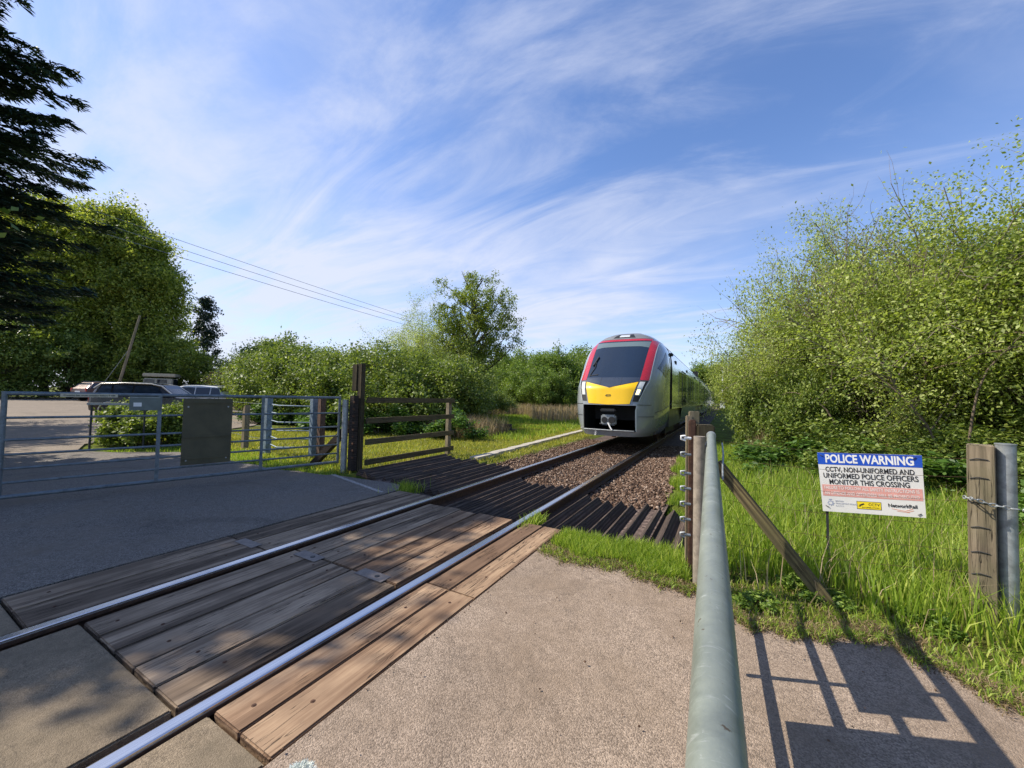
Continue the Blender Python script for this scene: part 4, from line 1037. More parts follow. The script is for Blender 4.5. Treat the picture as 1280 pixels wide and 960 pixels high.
car((-43.9, 11.5, 0.42), 1.9 , 'small dark red hatchback parked alone under the trees', P_WINE, (4.0, 1.75, 1.50), None, 'estate')
# beige-roofed camper with a blue bonnet far behind
cv = empty('camper_van', (-44.2, 15.0, 0.42), 0.95, 'small blue camper van with beige raised roof behind the parked cars', 'van')
cv.scale = (.78, .8, .98)
MB().box((0, 0, 0.85), (4.4, 1.8, 0.95), bev=0.12).build('body', P_BLUE, cv)
MB().box((-0.2, 0, 1.65), (2.6, 1.65, 0.75), bev=0.08).build('cab', mat_plain('cream_paint', (0.45, 0.40, 0.30), 0.5, 0, 0.1, 4), cv)
MB().box((-0.1, 0, 2.32), (2.9, 1.9, 0.30), bev=0.06).build('raised_roof', mat_plain('beige_roof', (0.55, 0.45, 0.30), 0.6, 0, 0.15, 4), cv)
for s in (-1, 1):
    for x_ in (-0.95, 0.15): MB().box((x_, s * 0.83, 1.72), (0.9, 0.03, 0.42), bev=0.01).build('side_window', T_GLASS, cv)
    for x_ in (-1.35, 1.4): MB().tube([(x_, s * 0.72, 0.32), (x_, s * 0.92, 0.32)], 0.32, 20).build('wheel', M_BLACK, cv)
MB().box((1.12, 0, 1.70), (0.03, 1.4, 0.48), bev=0.01).build('windscreen', T_GLASS, cv)

# ------------------------------------------------------------------ poles and wires
pw = empty('utility_pole', (-41.6, 11.1, 0.4), 0, 'pale leaning timber utility pole in front of the dark trees', 'pole')
MB().tube([(0, 0, -0.4), (0.35, 0.55, 3.2), (0.75, 1.1, 6.9)], [0.10, 0.09, 0.075], 12).build('shaft', M_POSTW, pw)
MB().tube([(-1.2, -1.0, -0.2), (0.4, 0.6, 4.0)], 0.02, 5).build('stay_wire', M_GALV_D, pw)
for k, (p0, p1) in enumerate((((-49.3, 6.4, 17.6), (-32.9, 73, 9.9)), ((-45.4, 10.4, 15.2), (-30.9, 73.5, 9.2)), ((-44.4, 10.4, 14.1), (-30.4, 73.5, 8.6)))):
    pts = []
    for i in range(25):
        t_ = i / 24; p = Vector(p0).lerp(Vector(p1), t_); p.z -= 1.1 * 4 * t_ * (1 - t_) * 0.6; pts.append(p)
    lab = ('uppermost overhead wire sloping down behind the oak', 'middle overhead wire sloping down behind the oak', 'lowest overhead wire sloping down behind the oak')[k]
    tag(MB().tube(pts, 0.022, 5).build('overhead_wire', M_GALV_D), lab, 'wire', 'overhead wires across the sky')
dp = empty('utility_pole', (-31, 74, 0), 0, 'distant dark utility pole showing over the willows beside the train', 'pole')
MB().tube([(0, 0, 0), (0, 0, 9.6)], [0.16, 0.11], 8).build('shaft', M_DARK, dp)
MB().box((0, 0, 9.2), (2.0, 0.14, 0.14)).build('cross_arm', M_DARK, dp)
sm = empty('signal_mast', (-0.4, 95, 0), 0, 'thin pale mast far away at the tail of the train', 'mast')
MB().tube([(0, 0, 0), (0, 0, 9.0)], 0.13, 8).build('shaft', M_WHITE, sm)
MB().box((0, 0, 0.9), (0.9, 0.6, 1.6), bev=0.05).build('cabinet', M_WHITE, sm)

# ------------------------------------------------------------------ vegetation
def leaf_arr(rng, C, size, up=0.4, aspect=0.55, sizevar=0.4, D=None, droop=0.0):
    """one folded diamond leaf per centre; returns verts, quads"""
    n = len(C)
    if D is None:
        D = rng.normal(size=(n, 3)); D[:, 2] -= droop
    D = D / (np.linalg.norm(D, axis=1, keepdims=True) + 1e-9)
    Nn = rng.normal(size=(n, 3)); Nn[:, 2] = np.abs(Nn[:, 2]) + up
    S_ = np.cross(D, Nn); S_ /= (np.linalg.norm(S_, axis=1, keepdims=True) + 1e-9)
    Nn = np.cross(S_, D)
    s = size * (1 + rng.uniform(-sizevar, sizevar, (n, 1)))
    V = np.empty((n, 4, 3)); V[:, 0] = C - D * s * .5; V[:, 2] = C + D * s * .5
    V[:, 1] = C + S_ * s * aspect * .5 + Nn * s * .08; V[:, 3] = C - S_ * s * aspect * .5 + Nn * s * .08
    return V.reshape(-1, 3), np.arange(n * 4).reshape(-1, 4)
class Limbs:
    def __init__(s): s.P = []; s.R = []; s.segs = []; s.tips = []
    def limb(s, pts, rs, n):
        s.segs.append((np.array(pts), np.array(rs), n))
    def mesh(s, name, mat):
        V = []; Fs = []; o = 0
        for P, Rr, n in s.segs:
            m_ = len(P); T = np.gradient(P, axis=0); T /= (np.linalg.norm(T, axis=1, keepdims=True) + 1e-9)
            ref = np.array([0.3, 0.2, 1.0]) if abs(T[0, 2]) < .8 else np.array([1.0, .1, .2])
            A = np.cross(T, ref); A /= (np.linalg.norm(A, axis=1, keepdims=True) + 1e-9); B = np.cross(T, A)
            w = np.linspace(0, 2 * np.pi, n, endpoint=False)
            ring = P[:, None, :] + Rr[:, None, None] * (A[:, None, :] * np.cos(w)[None, :, None] + B[:, None, :] * np.sin(w)[None, :, None])
            V.append(ring.reshape(-1, 3))
            i = np.arange(m_ - 1)[:, None] * n; k = np.arange(n)[None, :]; k2 = (k + 1) % n
            Fs.append(np.stack([i + k, i + k2, i + n + k2, i + n + k], -1).reshape(-1, 4) + o); o += m_ * n
        return np_mesh(name, np.concatenate(V), np.concatenate(Fs), mat, True)
def grow(L, rng, p, d, length, r, lvl, maxl, kids, spread, grav, leaves, upb=0.0, lstart=2, wob_=0.25, ratio=0.62, nseg=6, tips=None):
    pts = [p.copy()]; q = p.copy(); dd = d / np.linalg.norm(d)
    for i in range(nseg):
        dd = dd + rng.normal(size=3) * wob_ / nseg ** .5 + np.array([0, 0, (upb - grav * lvl)]) / nseg
        dd /= np.linalg.norm(dd); q = q + dd * length / nseg; pts.append(q.copy())
    rs = np.linspace(r, r * 0.45 if lvl < maxl else r * .3, nseg + 1)
    L.limb(pts, rs, 9 if lvl == 0 else (5 if lvl == 1 else 3))
    if lvl >= lstart:
        for k in range(1, nseg + 1): leaves.append(pts[k])
    if lvl < maxl:
        for k in range(kids[lvl]):
            t_ = rng.uniform(0.3, 1.0) if lvl else rng.uniform(0.35, 1.0); i = min(nseg - 1, int(t_ * nseg)); f = t_ * nseg - i
            b_ = pts[i] * (1 - f) + pts[i + 1] * f
            ax = rng.normal(size=3); ax -= ax.dot(dd) * dd; ax /= np.linalg.norm(ax)
            nd = dd * math.cos(spread[lvl]) + ax * math.sin(spread[lvl])
            grow(L, rng, b_, nd, length * ratio * rng.uniform(.7, 1.15), r * .5 * (1.1 - .4 * t_), lvl + 1, maxl, kids, spread, grav, leaves, upb, lstart, wob_, ratio, max(3, nseg - 1))
def leaves_from(rng, anchors, per, spread, size, flat=1.0, **k):
    A = np.array(anchors); C = np.repeat(A, per, 0) + rng.normal(size=(len(A) * per, 3)) * spread * np.array([1, 1, flat])
    return leaf_arr(rng, C, size, **k)

def shrub_proto(seed, leafmat, R, H_, stems, per, size, bark, twigout=0.0, kids=(7, 5), spread=.16, lean=1.0, leafy=1.0):
    rng = np.random.default_rng(seed); L = Limbs(); lv = []
    for s in range(stems):
        a = rng.uniform(0, 2 * np.pi); rr = R * math.sqrt(rng.uniform(0, .25)); tilt = rng.uniform(.05, .95) * lean
        p = np.array([rr * math.cos(a), rr * math.sin(a), -.05]); a2 = a + rng.uniform(-.7, .7)
        d = np.array([math.cos(a2) * math.sin(tilt), math.sin(a2) * math.sin(tilt), math.cos(tilt)])
        ln = rng.uniform(.62, .95) * (H_ if tilt < .5 else max(H_ * .8, R * 1.0))
        grow(L, rng, p, d, ln, .016 * H_ ** .5, 0, 2, kids, (.7, .8), .10, lv, upb=.15, lstart=1, wob_=.3, ratio=.45)
    lv = [a for a in lv if a[2] > .1 and rng.uniform() < leafy]
    V, Fq = leaves_from(rng, lv, per, spread, size, up=.6)
    keep = V.reshape(-1, 4, 3)[:, :, 2].min(1) > 0.0
    V = V.reshape(-1, 4, 3)[keep].reshape(-1, 3); Fq = np.arange(len(V)).reshape(-1, 4)
    return L.mesh('stems', bark), np_mesh('foliage', V, Fq, leafmat)
def place_shrub(name, proto, loc, sc, rz, label, cat='bush', group=None, tilt=(0, 0), partnames=('stems', 'foliage')):
    r = empty(name, loc, rz, label, cat, group); r.scale = sc if isinstance(sc, tuple) else (sc, sc, sc)
    for pn_, me in zip(partnames, proto):
        link(pn_, me, r)
    return r
WILL = [shrub_proto(11 + i, (L_WILLOW, L_WILLOW, L_HAW)[i], 2.3, (5.3, 5.3, 5.0)[i], 26, (22, 22, 18)[i], (.064, .060, .07)[i], (M_TWIG, M_TWIGG, M_TWIG)[i], spread=.15, kids=(10, 6)) for i in range(3)]
BARE = shrub_proto(31, L_WILLOW, 1.5, 5.0, 26, 1, .06, M_TWIGG, kids=(12, 9), leafy=.35, lean=.8)
BRAM = [shrub_proto(41 + i, L_BRAMBLE, 2.0, 3.6, 24, 12, .12, M_TWIG, spread=.17, lean=1.15, kids=(8, 5)) for i in range(3)]
FARS = [shrub_proto(61 + i, L_FAR, 2.6, 6.0, 24, 14, .22, M_TWIG, spread=.25, kids=(7, 5)) for i in range(2)]
LOW = shrub_proto(71, L_NETTLE, .9, 1.1, 16, 6, .10, M_TWIG, spread=.09, lean=1.2, kids=(5, 4))

# right-hand willow thicket
G1 = 'willow bushes right of the track'
will = [((3.9, 13.0), (.85, .98, 1.08), 0.3, 0, 'leafy willow bush nearest the train at the left end of the thicket'),
        ((2.2, 13.2), (.62, .72, .92), 2.0, 1, 'narrow pale willow bush at the very left edge of the thicket'),
        ((5.7, 11.8), (1.1, 1.1, .95), 1.7, 1, 'dense yellow green willow bush behind the police sign'),
        ((7.9, 10.2), (1.15, 1.15, .93), 3.1, 2, 'tallest willow bush at the right edge of the photo'),
        ((5.2, 15.6), 1.05, 4.0, 2, 'willow bush filling the gap behind the front two'),
        ((8.0, 14.2), (1.2, 1.2, 1.05), 5.2, 0, 'willow bush rising behind the tallest one'),
        ((10.4, 8.2), 1.1, 2.2, 1, 'willow bush past the right edge of the thicket'),
        ((11.0, 12.5), 1.25, .9, 2, 'willow bush deep behind the right edge'),
        ((4.3, 18.0), (.7, .9, .85), 2.6, 1, 'willow bush following the railway behind the first one'),
        ((4.5, 24.0), (.7, .9, .85), .4, 0, 'willow bush further along the railway'),
        ((5.0, 31.0), (.8, .9, .9), 1.4, 2, 'willow bush beside the middle coach'),
        ((5.4, 40.0), .9, 3.4, 1, 'willow bush beside the rear coaches'),
        ((6.0, 52.0), 1.0, 5.0, 0, 'willow bush near the tail of the train')]
for (xy, s, rz, k, lab) in will:
    place_shrub('willow_bush', WILL[k], (xy[0], xy[1], -.05), s, rz, lab, 'bush', G1)
for (xy, s, rz, lab) in (((3.5, 13.4), (.9, 1, 1.12), 1.0, 'bare grey twiggy bush sticking out above the leaves at the left'), ((4.9, 13.0), (1.1, 1.1, 1.2), 3.0, 'bare grey twiggy bush rising behind the dense willow')):
    place_shrub('twiggy_bush', BARE, (xy[0], xy[1], -.05), s, rz, lab, 'bush')
place_shrub('ivy_shrub', BRAM[0], (1.3, 11.4, -.05), (.45, .45, .62), .8, 'small dark leafy shrub at the foot of the willows by the track', 'bush')
place_shrub('bramble_bush', BRAM[1], (3.2, 10.4, -.1), (.75, .6, .42), .2, 'low dark bramble clump under the willows behind the sign', 'bush')
place_shrub('bramble_bush', BRAM[2], (6.0, 8.8, -.1), (.9, .7, .45), 2.2, 'low dark bramble clump behind the galvanised post', 'bush')
for (xy, s, rz, lab) in (((1.2, 9.6), 1.0, 0, 'nettle patch at the foot of the willows left of the sign'), ((2.4, 9.0), 1.1, 2, 'nettle patch directly behind the police sign'), ((3.9, 8.0), 1.1, 4, 'nettle patch between the sign and the posts'), ((5.0, 7.0), 1.1, 1, 'nettle patch behind the galvanised post'), ((3.3, 6.6), .7, 3, 'small nettle patch left of the pale timber post')):
    place_shrub('nettle_patch', LOW, (xy[0], xy[1], -.05), (1.2 * s, 1.0 * s, .55 * s), rz, lab, 'nettles', 'nettle patches')

WEED = shrub_proto(77, mat_leaf('weed_leaf', [(0.06, 0.12, 0.02), (0.15, 0.24, 0.035), (0.28, 0.36, 0.07)], 0.35), .9, 1.0, 9, 3, .17, M_TWIG, spread=.10, lean=1.25, kids=(4, 3))
for k, (xy, s) in enumerate((((.60, 3.80), .20), ((.20, 3.42), .16), ((1.22, 3.75), .17), ((2.1, 3.3), .20), ((-.55, 3.62), .14), ((-1.15, 3.62), .15), ((1.0, 6.2), .4), ((-.2, 6.3), .3), ((2.5, 5.3), .4))):
    place_shrub('weed_clump', WEED, (xy[0], xy[1], -.05), (s, s, s * .6), k * 1.3, ('broad leaved weed clump by the foot of the slanting brace', 'broad leaved weed clump under the far end of the grey rail', 'broad leaved weed clump below the police sign', 'broad leaved weed clump between the square post and the path', 'small weed clump by the brown steel tube', 'small weed clump at the corner of the timber deck', 'weed clump in the tall grass behind the sign stake', 'weed clump beside the ballast', 'weed clump behind the square timber post')[k], 'weeds', 'broad leaved weed clumps')
for k, (x0, y0, x1, y1, h1, lab) in enumerate(((3.3, 9.3, 1.6, 9.9, 2.3, 'bare brown stem arching left out of the thicket above the police sign'), (3.4, 9.2, 4.6, 9.4, 2.6, 'bare brown stem arching right above the sign top corner'), (5.6, 8.0, 4.4, 8.3, 2.2, 'bare brown stem leaning over the brambles behind the square post'), (6.3, 7.6, 7.6, 7.4, 2.0, 'bare brown stem bending to the right edge behind the steel post'), (2.2, 10.0, 1.1, 10.6, 1.7, 'short bare stem bending towards the railway at the thicket foot'))):
    pts = [(x0 + (x1 - x0) * t_ ** 1.3 + .05 * math.sin(9 * t_ + k), y0 + (y1 - y0) * t_, h1 * math.sin(1.9 * t_) ** .8 if t_ > 0 else -.05) for t_ in [i / 9 for i in range(10)]]
    st_ = MB().tube(pts, [.022 - .0018 * i for i in range(10)], 6)
    st_.tube([pts[5], (pts[5][0] + .25, pts[5][1], pts[5][2] + .35), (pts[5][0] + .3, pts[5][1] + .1, pts[5][2] + .75)], [.010, .007, .003], 5)
    tag(st_.build('arching_stem', M_TWIG), lab, 'stem', 'bare arching stems')
# left hedge
G2 = 'bramble bushes along the left hedge'
bram = [((-11.9, 13.6), (1.0, 1.0, .80), .2, 0, 'bramble bush right of the tall fence post'), ((-12.9, 12.4), (1.0, 1.0, .90), 1.2, 1, 'bramble bush behind the tall fence post'),
        ((-15.0, 12.7), (1.05, 1.0, .98), 2.2, 2, 'bramble bush behind the field gate latch'), ((-17.4, 13.2), (1.1, 1.0, 1.0), 3.3, 0, 'bramble bush behind the kissing gate'),
        ((-20.2, 13.2), (1.1, 1.1, 1.22), 4.1, 1, 'rounded taller bramble bush in the middle of the hedge'), ((-23.6, 15.2), 1.15, 5.0, 2, 'bramble bush left of the tallest hedge bush'),
        ((-27.4, 16.6), (1.2, 1.2, 1.1), .7, 0, 'bramble bush right of the white car'), ((-31.4, 18.4), 1.3, 1.9, 1, 'pale green bush behind the white car'),
        ((-36.0, 20.2), (1.3, 1.3, 1.3), 2.9, 2, 'bush at the left end of the hedge behind the cars'), ((-14.6, 18.2), (.9, 1.0, .75), 3.9, 1, 'bramble bush at the foot of the oak'),
        ((-14.2, 15.2), (1.1, 1.1, .92), 4.9, 2, 'dark bramble bush left of the oak trunk'), ((-16.2, 22.2), (.9, 1.0, .72), 5.5, 0, 'bramble bush behind and right of the oak'),
        ((-18.4, 27.0), (1.0, 1.0, .7), .1, 1, 'bramble bush between the oak and the willow trees'), ((-40.5, 21.5), 1.35, .1, 0, 'bush behind the camper van')]
for (xy, s, rz, k, lab) in bram:
    place_shrub('bramble_bush', BRAM[k], (xy[0], xy[1], hz_(*xy) - .05), s, rz, lab, 'bush', G2)
place_shrub('brown_bush', shrub_proto(81, mat_leaf('rust_leaf', [(0.06, .035, .02), (.12, .075, .045), (.17, .12, .07)], .2), 1.4, 3.2, 14, 6, .10, M_TWIG, kids=(6, 5)), (-33.2, 16.6, .1), 1.0, 0, 'rusty brown dead leaved bush above the white car', 'bush')
for (xy, s, rz, lab) in (((-10.9, 10.3), (1.5, 1.1, .75), 0, 'low nettle mound behind the wooden fence'), ((-8.4, 11.2), (1.3, 1.0, .7), 2, 'low nettle mound near the old sleepers'), ((-14.5, 10.4), (1.6, 1.2, .8), 3, 'low nettle mound behind the kissing gate'), ((-18.5, 10.8), (1.6, 1.2, .9), 4, 'low nettle mound near the car park edge')):
    place_shrub('nettle_patch', LOW, (xy[0], xy[1], -.05), s, rz, lab, 'nettles', 'nettle patches')
place_shrub('laurel_bush', shrub_proto(91, L_HAW, 1.1, 1.15, 26, 10, .085, M_TWIG, spread=.08, lean=1.25, kids=(6, 5)), (-13.4, 4.3, -.05), (1.05, .9, .88), 0, 'rounded bright green bush seen through the field gate', 'bush')

# distant willows, mixed trees on the horizon
for (x_, y_, s, k, lab) in ((-23.5, 46, 1.08, 0, 'left round willow tree behind the oak'), (-19.8, 44, 1.05, 1, 'middle round willow tree beyond the reeds'), (-16.4, 45, 1.08, 0, 'round willow tree just left of the train'), (-28.5, 50, 1.2, 1, 'willow tree further left behind the oak'), (-21.5, 54, 1.3, 1, 'willow tree rising behind the middle one'), (-13.5, 52, 1.2, 0, 'willow tree hidden partly by the train nose'), (-36, 50, 1.25, 0, 'willow tree far behind the hedge'), (-46, 52, 1.5, 1, 'broad willow tree far behind the hedge'), (-18.0, 37, .75, 1, 'small willow bush in front of the round ones'), (-14.5, 33.5, .6, 0, 'low willow bush at the reed edge')):
    place_shrub('willow_tree', FARS[k], (x_, y_, -.05), s, k * 2.0 + x_, lab, 'tree', 'willow trees beyond the reeds', partnames=('trunk', 'crown'))
for (x_, y_, s, lab) in ((-3.0, 130, 2.0, 'distant tree directly behind the tail of the train'), (7.0, 120, 1.8, 'distant tree right of the train tail'), (-16, 150, 1.7, 'distant tree hidden behind the coaches'), (14, 95, 1.5, 'distant tree behind the willow thicket'), (3, 105, 1.1, 'distant bush by the pale mast')):
    place_shrub('distant_tree', FARS[0], (x_, y_, 0), s, x_, lab, 'tree', 'distant trees along the railway', partnames=('trunk', 'crown'))

# oak
def tree(name, loc, label, seed, trunk_h, r, kids, spread, length, per, size, lspread, mat, maxl=4, group=None, ratio=.62, wob_=.3, upb=.25, lean=(0, 0), scale=(1, 1, 1), lstart=3, cat='tree', thin=1.0):
    rng = np.random.default_rng(seed); L = Limbs(); lv = []
    d = np.array([lean[0], lean[1], 1.0])
    grow(L, rng, np.array([0, 0, -.1]), d, length, r, 0, maxl, kids, spread, .04, lv, upb=upb, lstart=lstart, wob_=wob_, ratio=ratio, nseg=8)
    lv = [a for a in lv if a[2] > trunk_h and rng.uniform() < thin]
    V, Fq = leaves_from(rng, lv, per, lspread, size, up=.5)
    root = empty(name, loc, 0, label, cat, group); root.scale = scale
    link('trunk', L.mesh('trunk', M_BARK), root); link('crown', np_mesh('crown', V, Fq, mat), root)
    return root
def oak():
    rng = np.random.default_rng(12); L = Limbs(); root = empty('oak_tree', (-13.9, 19.9, -.05), 0, 'young oak in fresh leaf standing alone above the hedge', 'tree')
    T_ = [np.array(p) for p in ((0, 0, -.2), (-.06, 0, 1.6), (-.2, .1, 3.0), (-.15, .05, 4.4), (.1, 0, 5.8), (.05, 0, 7.2), (0, 0, 8.3))]
    L.limb(T_, [.25, .20, .17, .13, .09, .06, .02], 10); C = []
    for i in range(40):
        ph = math.acos(1 - 1.72 * (i + .5) / 40); a_ = i * 2.39996 + rng.uniform(-.3, .3); rr = rng.uniform(.62, 1.06) * (1 + .12 * math.sin(3 * a_))
        e_ = np.array([2.85 * rr * math.sin(ph) * math.cos(a_), 2.85 * rr * math.sin(ph) * math.sin(a_), 6.1 + 2.9 * rr * math.cos(ph)])
        zb_ = max(2.6, e_[2] - math.hypot(e_[0], e_[1]) * .95 - .4); k = min(5, int(np.interp(zb_, [p[2] for p in T_], range(7)))); f_ = (zb_ - T_[k][2]) / (T_[k + 1][2] - T_[k][2]); b_ = T_[k] + (T_[k + 1] - T_[k]) * min(1, max(0, f_))
        m_ = (b_ + e_) / 2 + rng.normal(size=3) * .22; L.limb([b_, (b_ + m_) / 2 + rng.normal(size=3) * .08, m_, (m_ + e_) / 2 + rng.normal(size=3) * .12, e_], [.07, .055, .04, .025, .01], 6)
        for j in range(5):
            s_ = m_ + (e_ - m_) * rng.uniform(.1, 1.05); q = s_ + rng.normal(size=3) * np.array([.42, .42, .32]); L.limb([s_, (s_ + q) / 2 + rng.normal(size=3) * .06, q], [.02, .013, .005], 4); C.append(q)
            for n_ in range(2):
                q2 = q + rng.normal(size=3) * .26; L.limb([q, q2], [.007, .004], 3); C.append(q2)
    C = np.array(C); n_ = 44; P_ = np.repeat(C, n_, 0) + rng.normal(size=(len(C) * n_, 3)) * np.array([.16, .16, .12])
    V, Fq = leaf_arr(rng, P_, .12, up=.5)
    link('trunk', L.mesh('trunk', M_BARK), root); link('crown', np_mesh('crown', V, Fq, L_OAK), root)
oak()
place_shrub('hawthorn_bush', WILL[1], (-15.6, 18.2, -.05), (1.0, 1.0, 1.08), 1.0, 'yellow green hawthorn against the left of the oak', 'bush')

# tall trees by the car park
def crown_tree(name, loc, label, seed, H_, R, z0, n_, size, mat, group=None, shape=1.0, cat='tree', dens=(150, 26)):
    """tall leafy tree: trunk, radiating limbs, small leaf clumps spread through an uneven crown volume"""
    rng = np.random.default_rng(seed); L = Limbs()
    L.limb([(0, 0, -.2), (rng.normal() * .2, rng.normal() * .2, H_ * .35), (rng.normal() * .3, rng.normal() * .3, H_ * .7), (0, 0, H_ * .92)], [R * .06, R * .045, R * .025, .02], 9)
    pts = []
    for i in range(dens[0]):
        t_ = rng.uniform(0, 1) ** .8; z = z0 + (H_ - z0) * t_
        prof_ = (math.sin(math.pi * min(1, .18 + .80 * t_)) ** .5) * (1 - .30 * t_ * shape)
        a = rng.uniform(0, 2 * np.pi); rr = R * prof_ * (rng.uniform(.1, 1.0) ** .45) * (1 + .14 * math.sin(3 * a + seed) + .14 * math.sin(2.3 * z + seed) + .14 * rng.normal())
        c = np.array([rr * math.cos(a), rr * math.sin(a), z])
        st = np.array([0, 0, max(z * .5, z - rr * 1.0)]); mid = (st + c) / 2 + rng.normal(size=3) * .25
        if i % 2 == 0: L.limb([st, mid, c], [.03 * R ** .5, .02, .006], 4)
        k = int(n_ * rng.uniform(.5, 1.5)); cr = R * rng.uniform(.07, .16)
        out = (c - st) / (np.linalg.norm(c - st) + 1e-6)
        q = c + rng.normal(size=(k, 3)) * cr * np.array([1, 1, .8]) + out * (rng.normal(size=(k, 1)) * cr * .9)
        pts.append(q[np.linalg.norm(q - c, axis=1) < cr * 3.2])
    P_ = np.concatenate(pts); P_ = P_[P_[:, 2] > .15]
    V, Fq = leaf_arr(rng, P_, size, up=.5)
    root = empty(name, loc, 0, label, cat, group)
    link('trunk', L.mesh('trunk', M_BARK), root); link('crown', np_mesh('crown', V, Fq, mat), root)
    return root
G3 = 'tall broadleaf trees behind the car park'
crown_tree('poplar_tree', (-58.5, 10.8, .4), 'broad yellow green poplar at the left of the tall group', 101, 18.8, 5.6, .8, 420, .27, L_POPLAR, G3, .7, dens=(210, 26))
crown_tree('poplar_tree', (-54.3, 13.6, .4), 'broad poplar in the middle of the tall group', 110, 18.9, 5.2, .8, 420, .27, L_POPLAR, G3, .7, dens=(210, 26))
crown_tree('poplar_tree', (-50.8, 15.4, .4), 'broad dark poplar at the right of the tall group', 102, 16.0, 4.1, .6, 420, .26, L_POPLAR, G3, .8, dens=(170, 26))
crown_tree('poplar_tree', (-63.5, 7.0, .4), 'poplar behind the dark cypress', 103, 18.0, 5.0, .8, 260, .38, L_POPLAR, G3, .6, dens=(200, 26))
for (x_, y_, h_, r_, m_, lab) in ((-51.0, 10.8, 5.4, 2.8, L_BRAMBLE, 'low bright green tree beside the hatchback'), (-51.5, 6.6, 6.0, 3.2, L_BRAMBLE, 'low green tree at the left end of the car park'), (-47.8, 14.4, 4.6, 2.3, L_POPLAR, 'shady low tree behind the leaning pole'), (-46.0, 17.6, 4.6, 2.5, L_POPLAR, 'shady green tree behind the camper van'), (-42.5, 23.0, 6.2, 3.0, L_BRAMBLE, 'leafy green tree left of the hedge end'), (-56.0, 1.5, 8.0, 3.6, L_POPLAR, 'broad low tree behind the cypress trunk')):
    crown_tree('understorey_tree', (x_, y_, .4), lab, int(-x_ * 7), h_, r_, .1, 150, .22, m_, None, .3, dens=(110, 26))
crown_tree('pine_tree', (-71.5, 29.0, .2), 'thin dark pine right of the tall poplars', 109, 15.5, 3.0, 3.5, 130, .34, L_PINE, None, 1.9, dens=(60, 26))

# cypress in the left foreground: drooping flat sprays
def cypress(loc, label, seed, H_, R, n_br=230, zmin=.8):
    rng = np.random.default_rng(seed); L = Limbs(); VV = []
    L.limb([(0, 0, -.2), (.1, .05, H_ * .5), (0, 0, H_)], [.34, .2, .03], 10)
    Cs = []; Ds = []; Sz = []
    for i in range(n_br):
        t_ = (i + rng.uniform()) / n_br; z = zmin + (H_ - zmin) * t_
        ln = R * (1 - t_ ** 2.4) ** .8 * (.66 + .34 * min(1, t_ * 2.6)) * rng.uniform(.6, 1.12) * (1 + .14 * math.sin(z * 4.1)) + .25; a = i * 2.39996 + rng.uniform(-.3, .3)
        out = np.array([math.cos(a), math.sin(a), 0]); sidev = np.array([-out[1], out[0], 0])
        pts = []
        for k in range(9):
            s = k / 8; pts.append(np.array([0, 0, z]) + out * ln * s + np.array([0, 0, ln * (.12 * s - .38 * s * s + .22 * s ** 4)]))
        L.limb(pts, list(np.linspace(.03, .006, 9)), 4)
        ns = int(26 * ln) + 8
        for k in range(ns):
            s = rng.uniform(.12, 1.0); j = min(7, int(s * 8)); f = s * 8 - j; b_ = pts[j] * (1 - f) + pts[j + 1] * f
            sd_ = rng.choice([-1, 1]); w = ln * .30 * (1.08 - s) + .12
            dirn = out * rng.uniform(.5, 1.1) + sidev * sd_ * rng.uniform(.3, 1.0) + np.array([0, 0, -.22]); dirn /= np.linalg.norm(dirn)
            m_ = 9
            for q in range(m_):
                u = (q + rng.uniform()) / m_
                Cs.append(b_ + dirn * w * u + rng.normal(size=3) * .03 + np.array([0, 0, -.10 * u * u * w])); dd = dirn + out * .3 + rng.normal(size=3) * .38; Ds.append(dd); Sz.append(1)
    C = np.array(Cs); D = np.array(Ds)
    V1, F1 = leaf_arr(rng, C, .15, up=1.2, aspect=.24, D=D)
    root = empty('cypress_tree', loc, 0, label, 'tree')
    link('trunk', L.mesh('trunk', M_BARK), root); link('crown', np_mesh('crown', V1, F1, L_CYP), root)
    return root
cypress((-12.9, 0.1, 0), 'dark drooping cypress tree cut by the left edge of the photo', 201, 11.0, 2.7, 320, 2.3)
tree_sh = [((-10.9, -1.45), 8.4, 2.2, 301), ((-17.5, -2.2), 8.0, 2.7, 302), ((-24.0, -1.0), 8.6, 3.0, 303), ((-29.5, -.6), 10.5, 3.4, 304)]
for k, ((x_, y_), h_, r_, s_) in enumerate(tree_sh):
    crown_tree('roadside_tree', (x_, y_, 0), ('leafy roadside tree nearest the cypress', 'leafy roadside tree second from the cypress', 'leafy roadside tree shading the car park', 'leafy roadside tree furthest from the cypress')[k], s_, h_, r_, 2.6, 130, .17, L_BRAMBLE, 'trees beside the car park entrance', .6, dens=(150, 26))

